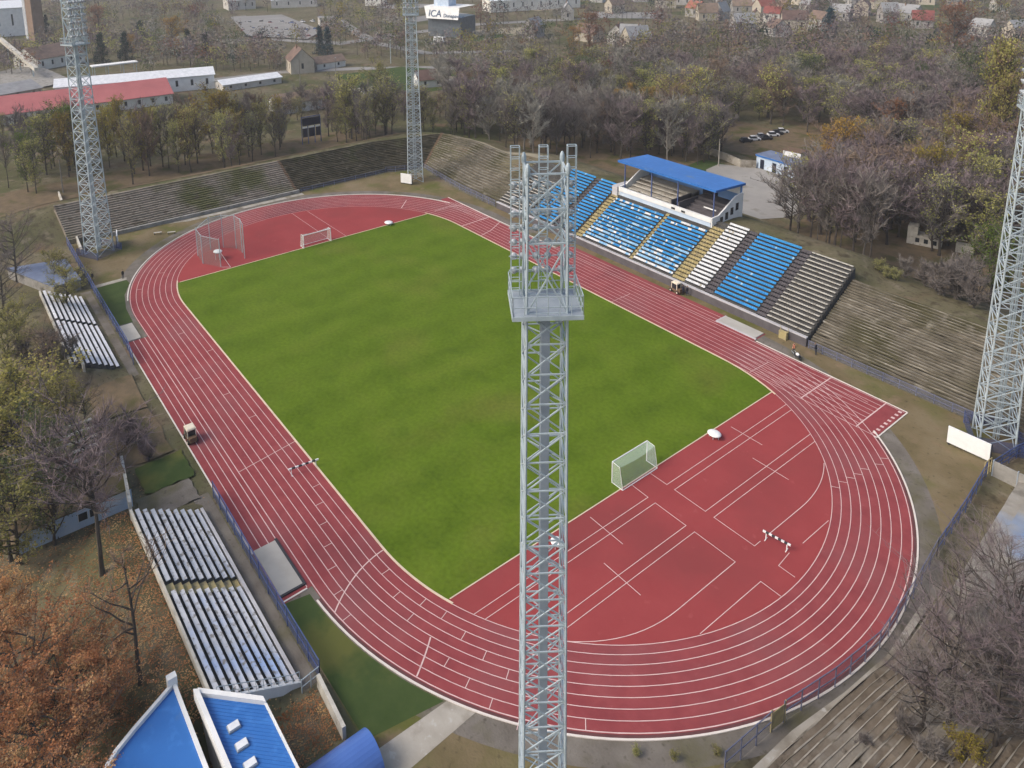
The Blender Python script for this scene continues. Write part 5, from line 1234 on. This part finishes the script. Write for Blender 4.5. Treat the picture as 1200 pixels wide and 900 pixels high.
for x in (-11,-4,4,11):
    for y in (-2.6,2.6): MB().box(x-.15,x+.15,y-.15,y+.15,0,5.2).build('post', M['steel'], t)
span('shed', 'long grey shed with gravel roof at the left edge above the red roof', (-30,128), (50,113), 20, 5, 3, 'concrete', 'greyroof', windows=4)
span('industrial_hall', 'big white industrial hall at the top left corner', (-40,44), (40,38), 50, 22, 4, 'white', 'whiteseat', windows=5)
q = at(44,46); t = thing('chimney_tower', 'square brown brick tower with pale pipes at the top left', 'tower', (q.x,q.y,0), R(20))
MB().box(-4,4,-4,4,-1,40).build('shaft', M['brick'], t)
for x in (-6,-8): MB().tube((x,-3,0),(x,-3,36),.9,n=8).build('pipe', M['whiteseat'], t)
a, c = at(4,72), at(44,92); t = thing('conveyor', 'sloping pale conveyor bridge at the left edge', 'conveyor', a)
d = c-a; b = MB(); b.tube((0,0,14),(d.x,d.y,5),1.5,n=4); b.build('gallery', M['plank'], t)
for u in (.2,.55,.9): MB().tube((d.x*u,d.y*u,0),(d.x*u,d.y*u,13-9*u),.5).build('support', M['steel'], t)
span('workshop', 'brown roofed workshop left of the conifers', (45,80), (100,70), 22, 7, 6, 'wall', 'tile', windows=5)
q = at(352,83); gable('gabled_house', 'cream gabled house with brown tiled roof left of two blue green conifers', (q.x,q.y), 16, 13, 7.5, 6.5, two((340,84),(370,80))[3]+R(75), 'cream', 'tile', 'house', None, 2, True)
span('house', 'low pinkish house right of the gabled house', (372,82), (405,77), 9, 4, 3, 'wall', 'tile', 'house', 2)
span('long_building', 'long white building with a dark roof behind the scoreboard', (328,135), (385,126), 12, 5, 3, 'white', 'tile', windows=5)
span('long_building', 'low white building with pale roof right of the scoreboard trees', (388,124), (442,116), 9, 3.6, 1.8, 'white', 'plank', windows=4)
span('cabin', 'small white cabin with brown roof right of the far centre tower', (491,104), (521,101), 9, 4.6, 4, 'white', 'tile', 'house', 2)
# office with lettered fascia
a, c, L_, rz = two((502,42), (540,45)); of = thing('office_building', 'glazed office building with a slanting white lettered fascia', 'building', (a.x,a.y,0), rz)
n_ = 1 if Vector((-math.sin(rz), math.cos(rz), 0)).dot(a-CAM) > 0 else -1
MB().box(0,L_,min(0,n_*20),max(0,n_*20),-1,15).build('wall', M['officeglass'], of)
b = MB(); b.quad((-3,-n_*.3,22),(L_*.98,-n_*.3,22),(L_,-n_*3.2,13.5),(1,-n_*3.2,13.5)); b.quad((-3,n_*20,22.3),(L_,n_*20,22.3),(L_*.98,-n_*.3,22.),(-3,-n_*.3,22.)); b.quad((-3,-n_*.3,22),(1,-n_*3.2,13.5),(0,n_*0,13.5),(-3,n_*20,22.3)); b.build('fascia', M['white'], of)
MB().box(L_*.1,L_*.55,min(n_*4,n_*14),max(n_*4,n_*14),22,29).build('roof_house', M['bluewall'], of)
def text(s, size, m, parent, mtx):
    cu = bpy.data.curves.new('letters', 'FONT'); cu.body = s; cu.size = size; cu.extrude = .05
    o = bpy.data.objects.new('letters', cu); me = bpy.data.meshes.new_from_object(o); bpy.data.objects.remove(o)
    me.transform(mtx); me.materials.clear(); me.materials.append(M[m]); q = bpy.data.objects.new('lettering', me); COL.objects.link(q); q.parent = parent; return q
tilt = Matrix.Rotation(math.atan2(8.5, 2.9), 4, 'X')
text('ICA', 7, 'bluesign', of, Matrix.Translation((2.2,-n_*2.95,15.)) @ tilt); text('Dunapavilon', 3.6, 'bluesign', of, Matrix.Translation((15.5,-n_*3.05,15.)) @ tilt)
q = at(515,50); t = thing('van', 'white van parked below the office building', 'van', (q.x,q.y,0), rz); MB().prism([(-4,-1.6),(4,-1.6),(4,1.6),(-4,1.6)], .7, 4.2).build('body', M['carwhite'], t); MB().box(3.5,4.05,-1.4,1.4,2.4,3.8).build('windscreen', M['glass'], t)
for sx in (-2.6,2.6):
    for sy in (-1.6,1.6): MB().tube((sx,sy-.15,.7),(sx,sy+.15,.7),.7,n=10).build('wheel', M['tyre'], t)
span('long_building', 'long pale flat building along the top edge right of the office', (575,18), (680,12), 20, 10, 1.5, 'wall', 'whiteseat', windows=10)
# scoreboard
q = at(366,168); sb = thing('scoreboard', 'dark blue scoreboard with three small white headed panels among the trees', 'scoreboard', (q.x,q.y,terrain(q.x,q.y)), two((355,168),(378,164))[3])
sb.scale = (.66,.66,.78)
MB().box(-5.2,5.2,-.25,.25,9.2,13.0).build('main_panel', M['navy'], sb)
for x, w in ((-3.9,1.3),(0,1.6),(3.9,1.3)):
    p = MB().box(x-w,x+w,-.25,.25,3.6,8.0).build('score_panel', M['navy'], sb); MB().box(x-w,x+w,-.3,.3,8.0,8.7).build('header', M['white'], p)
b = MB()
for x in (-5.6,-2,2,5.6): b.box(x-.18,x+.18,.3,.6,-.5,13.4)
b.box(-5.8,5.8,.3,.55,13.2,13.6); b.build('frame', M['fence'], sb)
# garage behind the stand, cars, poles, wall
a, c, L_, rz = two((886,196), (934,211)); gr = thing('garage', 'pale blue flat garage row with dark blue doors beside the yard', 'building', (a.x,a.y,0), rz)
MB().box(0,L_,0,7,-.2,4.2).build('wall', M['bluewall'], gr); MB().box(-.3,L_+.3,-.3,7.3,4.2,4.6).build('roof', M['slate'], gr)
for u in (.1,.4,.68): MB().box(L_*u,L_*u+1.5,-.06,.02,0,3.2).build('door', M['navy'], gr)
MB().box(-.2,L_+.2,-.34,-.3,4.0,4.5).build('fascia', M['roofblue'], gr)
bx = thing('white_shed', 'small white flat shed behind the garage row', 'building', (at(918,198).x,at(918,198).y,0), rz+R(10)); MB().box(-.5,5.5,0,4,-.2,6.4).build('wall', M['white'], bx); MB().box(-.7,5.7,-.2,4.2,6.4,6.7).build('roof', M['brown'], bx)
pts = [at(*p) for p in ((828,180),(850,188),(868,196),(886,197))]
for i in range(3):
    a, c = pts[i], pts[i+1]; d = (c-a).normalized(); q = Vector((-d.y,d.x,0))*.15
    b = MB(); b.prism([tuple((a-q)[:2]),tuple((c-q)[:2]),tuple((c+q)[:2]),tuple((a+q)[:2])], -.2, 2.6)
    tag(b.build('panel_wall', M['concrete2']), ['pale panel wall at the left end behind the lamp pole','pale panel wall in the middle between pole and garage','pale panel wall ending at the garage row'][i], 'wall', 'panel walls behind the yard')
def pole(label, px, py, h, m='concrete2', lamp=True, z=None):
    q = at(px, py) if z is None else at(px, py, z); t = thing('lamp_pole', label, 'pole', (q.x,q.y,terrain(q.x,q.y)), 0, 'single poles')
    MB().tube((0,0,-.3),(0,0,h), .22, .13, n=8).build('shaft', M[m], t)
    if lamp: b = MB(); b.tube((0,0,h),(1.6,-.6,h+.3),.07).ellipsoid((1.8,-.7,h+.3),.5,.25,.15,8,4); b.build('lamp_head', M['lamp'], t)
pole('pale concrete pole standing on the grass behind the blue roof', 842, 195, 9.5, lamp=False)
pole('thin pale pole among the trees left of the left light tower', 74, 226, 11, 'palebark', False)
pole('thin pale pole left of the gabled house', 352, 98, 13, 'palebark', False)
pole('thin pole right of the scoreboard', 394, 96, 13, 'palebark')
pole('street lamp pole between cabin and office', 458, 74, 14, 'steel')
def car(label, x, y, rz, m, group):
    t = thing('parked_car', label, 'car', (x,y,terrain(x,y)+.08), rz, group)
    b = MB(); b.v = [(-2.2,-.85,.35),(2.2,-.85,.35),(2.2,.85,.35),(-2.2,.85,.35),(-2.2,-.88,1.15),(2.15,-.8,.95),(2.15,.8,.95),(-2.2,.88,1.15)]
    b.f = [(3,2,1,0),(4,5,6,7),(0,1,5,4),(1,2,6,5),(2,3,7,6),(3,0,4,7)]; b.mi = [0]*6; b.build('body', M[m], t)
    b = MB(); b.v = [(-1.9,-.8,1.12),(1.0,-.8,1.05),(1.0,.8,1.05),(-1.9,.8,1.12),(-1.5,-.65,1.85),(.2,-.65,1.85),(.2,.65,1.85),(-1.5,.65,1.85)]
    b.f = [(0,1,5,4),(1,2,6,5),(2,3,7,6),(3,0,4,7)]; b.mi = [0]*4; b.build('window', M['glass'], t)
    MB().prism([(-1.52,-.66),(.22,-.66),(.22,.66),(-1.52,.66)], 1.84, 1.94).build('roof', M[m], t)
    for sx in (-1.35,1.35):
        for sy in (-.8,.8): MB().tube((sx,sy-.1,.42),(sx,sy+.1,.42),.42,n=10).build('wheel', M['tyre'], t)
    for sy in (-.6,.6): MB().box(2.12,2.2,sy-.18,sy+.18,.65,.85).build('headlight', M['whiteseat'], t)
    return t
cs_ = ['carblack','carwhite','carsilver','carblack','carwhite','carblack','carwhite']
nm = ['black car at the left end of the parked row beyond the yard','white car second from the left in the parked row beyond the yard','silver car in the middle of the parked row beyond the yard','dark car in the middle of the parked row beside the silver one','white car near the right end of the parked row beyond the yard','black car near the right end of the parked row beyond the yard','white car at the right end of the parked row beyond the yard']
for i, (px, py) in enumerate(((874,167),(884,165),(893,162),(898,164),(906,160),(911,158),(917,156))):
    q = at(px, py); car(nm[i], q.x, q.y, R(60+rnd.uniform(-8,8)), cs_[i], 'cars parked beyond the yard')
CN = {'carwhite':'white','carblack':'black','carsilver':'silver','carred':'dark red','carblue':'blue'}
protos = {}
for i in range(26):
    m = rnd.choice(list(CN)); u = rnd.random(); row = i % 3
    q = at(282+i*4+rnd.uniform(-1,1), 26+row*8+rnd.uniform(-1,1))
    lab = f'{CN[m]} car in the large parking lot at the top left'
    if m not in protos: protos[m] = car(lab, q.x, q.y, R(30), m, f'{CN[m]} cars in the far parking lot')
    else: dup(protos[m], (q.x,q.y,terrain(q.x,q.y)+.1), R(30)+rnd.choice((0,math.pi)), lab)
for i, px in enumerate((560,572,584,603,640,665)):
    q = at(px, 72+i*.6); m = ['carblue','carwhite','carsilver','carblack','carwhite','carred'][i]
    dup(protos.get(m) or list(protos.values())[0], (q.x,q.y,terrain(q.x,q.y)+.1), R(150), f'{CN[m]} car on the road behind the cabin' if m in protos else 'car on the road behind the cabin', 'cars on the road behind the cabin')
# ruin in the right wood
a, c, L_, rz = two((1062,285), (1116,296)); ru = thing('ruined_building', 'ruined white building with dark openings in the right wood', 'building', (a.x,a.y,0), rz)
ru.scale = (.75,.6,.62)
b = MB(); b.box(0,L_,0,6,-.2,4.2).box(0,3,0,6,4.2,7.5); b.build('wall', M['plank'], ru)
for u in (.25,.5,.75): MB().box(L_*u,L_*u+1.2,-.05,.02,1.4,3.2).build('window', M['glass'], ru)
MB().box(L_+4,L_+9,1,4,-.2,3.6).build('annex', M['plank'], ru)
# houses of the town
HC = {'tile':'brown roofed','redtile':'red roofed','greyroof':'grey roofed'}
spots = [(745,60,'greyroof'),(738,52,'greyroof'),(815,22,'redtile'),(828,26,'tile'),(845,24,'greyroof'),(868,18,'tile'),(895,20,'redtile'),(905,28,'redtile'),(918,22,'tile'),(885,33,'tile'),(948,15,'greyroof'),(985,24,'greyroof'),(1010,18,'tile'),(1040,26,'greyroof'),(1064,24,'greyroof'),(1030,10,'tile'),(1000,8,'redtile'),(1150,40,'greyroof'),(1190,42,'greyroof'),(1172,12,'tile'),(1120,8,'greyroof'),(1085,5,'tile'),(910,42,'tile'),(870,38,'greyroof'),(930,36,'tile'),(960,34,'tile'),(800,8,'redtile'),(780,12,'tile'),(850,6,'tile'),(750,5,'greyroof'),(720,18,'tile'),(700,6,'tile'),(665,25,'greyroof'),(690,48,'tile'),(725,50,'tile'),(625,44,'greyroof'),(590,6,'greyroof'),(640,4,'tile'),(1080,32,'redtile'),(940,6,'tile'),(965,3,'redtile'),(890,4,'redtile')]
for i, (px, py, rf) in enumerate(spots):
    q = at(px, py); wl = 'white' if i % 3 else 'cream'
    gable('house', f'{HC[rf]} {"pale" if wl == "white" else "cream"} house in the town at the top, ' + ('left of' if px < 800 else 'right of' if px > 980 else 'among')+' the red roofed houses', (q.x,q.y), rnd.uniform(12,18), rnd.uniform(9,13), rnd.uniform(6,9), rnd.uniform(4.5,7.5), rnd.uniform(0,3.1), 'townwall' if wl == 'white' else 'cream', rf, 'house', f'{HC[rf]} town houses', 2, i % 2 == 0)
for i in range(34):
    px, py = rnd.uniform(40,1230), -4+rnd.uniform(-26,8); q = at(px, py); rf = rnd.choice(list(HC))
    gable('house', f'{HC[rf]} house along the top edge of the town', (q.x,q.y), rnd.uniform(11,18), rnd.uniform(9,12), rnd.uniform(5,8), rnd.uniform(4,6), rnd.uniform(0,3.1), 'townwall', rf, 'house', f'{HC[rf]} houses along the top edge', 0, False)
for i, (p0, p1, d_, hw) in enumerate((((60,4),(110,2),30,10),((268,12),(300,10),24,9),((318,10),(372,8),26,8),((375,30),(395,29),14,6),((428,8),(450,8),14,12))):
    span('block', ['flat pale hall at the top edge left of the car park','pale hall at the top edge above the car park','long pale hall at the top edge right of the car park','small white block at the right side of the car park','grey block at the top edge left of the office'][i], p0, p1, d_, hw, 1.2, 'wall', 'greyroof' if i % 2 else 'whiteseat', windows=4)

# ------------------------------------------------------------------ haze
b = MB(); b.box(-3300,1300,-1600,3300,-6,100); hz = b.build('haze', [])
hm = bpy.data.materials.new('haze_air'); hm.use_nodes = True; n = hm.node_tree.nodes; n.clear()
out = n.new('ShaderNodeOutputMaterial'); pv = n.new('ShaderNodeVolumePrincipled'); pv.inputs['Color'].default_value = (.9,.9,.92,1); pv.inputs['Density'].default_value = .0002; pv.inputs['Anisotropy'].default_value = .2
hm.node_tree.links.new(pv.outputs[0], out.inputs['Volume']); hz.data.materials.append(hm); hz['kind'] = 'stuff'; hz['label'] = 'thin pale haze over the town'

# ------------------------------------------------------------------ light and camera
W = bpy.data.worlds.new('World'); S.world = W; W.use_nodes = True; n = W.node_tree.nodes; bg = n['Background']
sky = n.new('ShaderNodeTexSky'); sky.sky_type = 'NISHITA'; sky.sun_disc = False; sky.sun_elevation = R(42); sky.sun_rotation = R(200); sky.dust_density = 4.; sky.ozone_density = .6; sky.air_density = 1.
W.node_tree.links.new(sky.outputs[0], bg.inputs[0]); bg.inputs[1].default_value = .13
su = bpy.data.lights.new('sun', 'SUN'); su.energy = 1.15; su.angle = R(22); su.color = (1.,.96,.9); so = bpy.data.objects.new('sun', su); COL.objects.link(so)
# sky rotation 200 deg: the sun stands at azimuth (sin, cos) of it
az, el = R(200), R(42); sd = Vector((math.sin(az)*math.cos(el), math.cos(az)*math.cos(el), math.sin(el)))
so.rotation_euler = (-sd).to_track_quat('-Z', 'Y').to_euler()
cd = bpy.data.cameras.new('camera'); cd.sensor_width = 36; cd.lens = FPX/1200*36; cd.shift_x = (600-PPX)/1200; cd.shift_y = (PPY-450)/1200; cd.clip_start = 1; cd.clip_end = 8000
co = bpy.data.objects.new('camera', cd); COL.objects.link(co); S.camera = co
m4 = Matrix((( CR.x, CU.x, -CF.x, CAM.x), (CR.y, CU.y, -CF.y, CAM.y), (CR.z, CU.z, -CF.z, CAM.z), (0,0,0,1))); co.matrix_world = m4
S.view_settings.view_transform = 'Standard'; S.view_settings.look = 'None'; S.view_settings.exposure = .68; S.view_settings.gamma = 1.
S.cycles.use_denoising = True; S.cycles.max_bounces = 5; S.cycles.diffuse_bounces = 2; S.cycles.transparent_max_bounces = 16; S.cycles.volume_bounces = 0
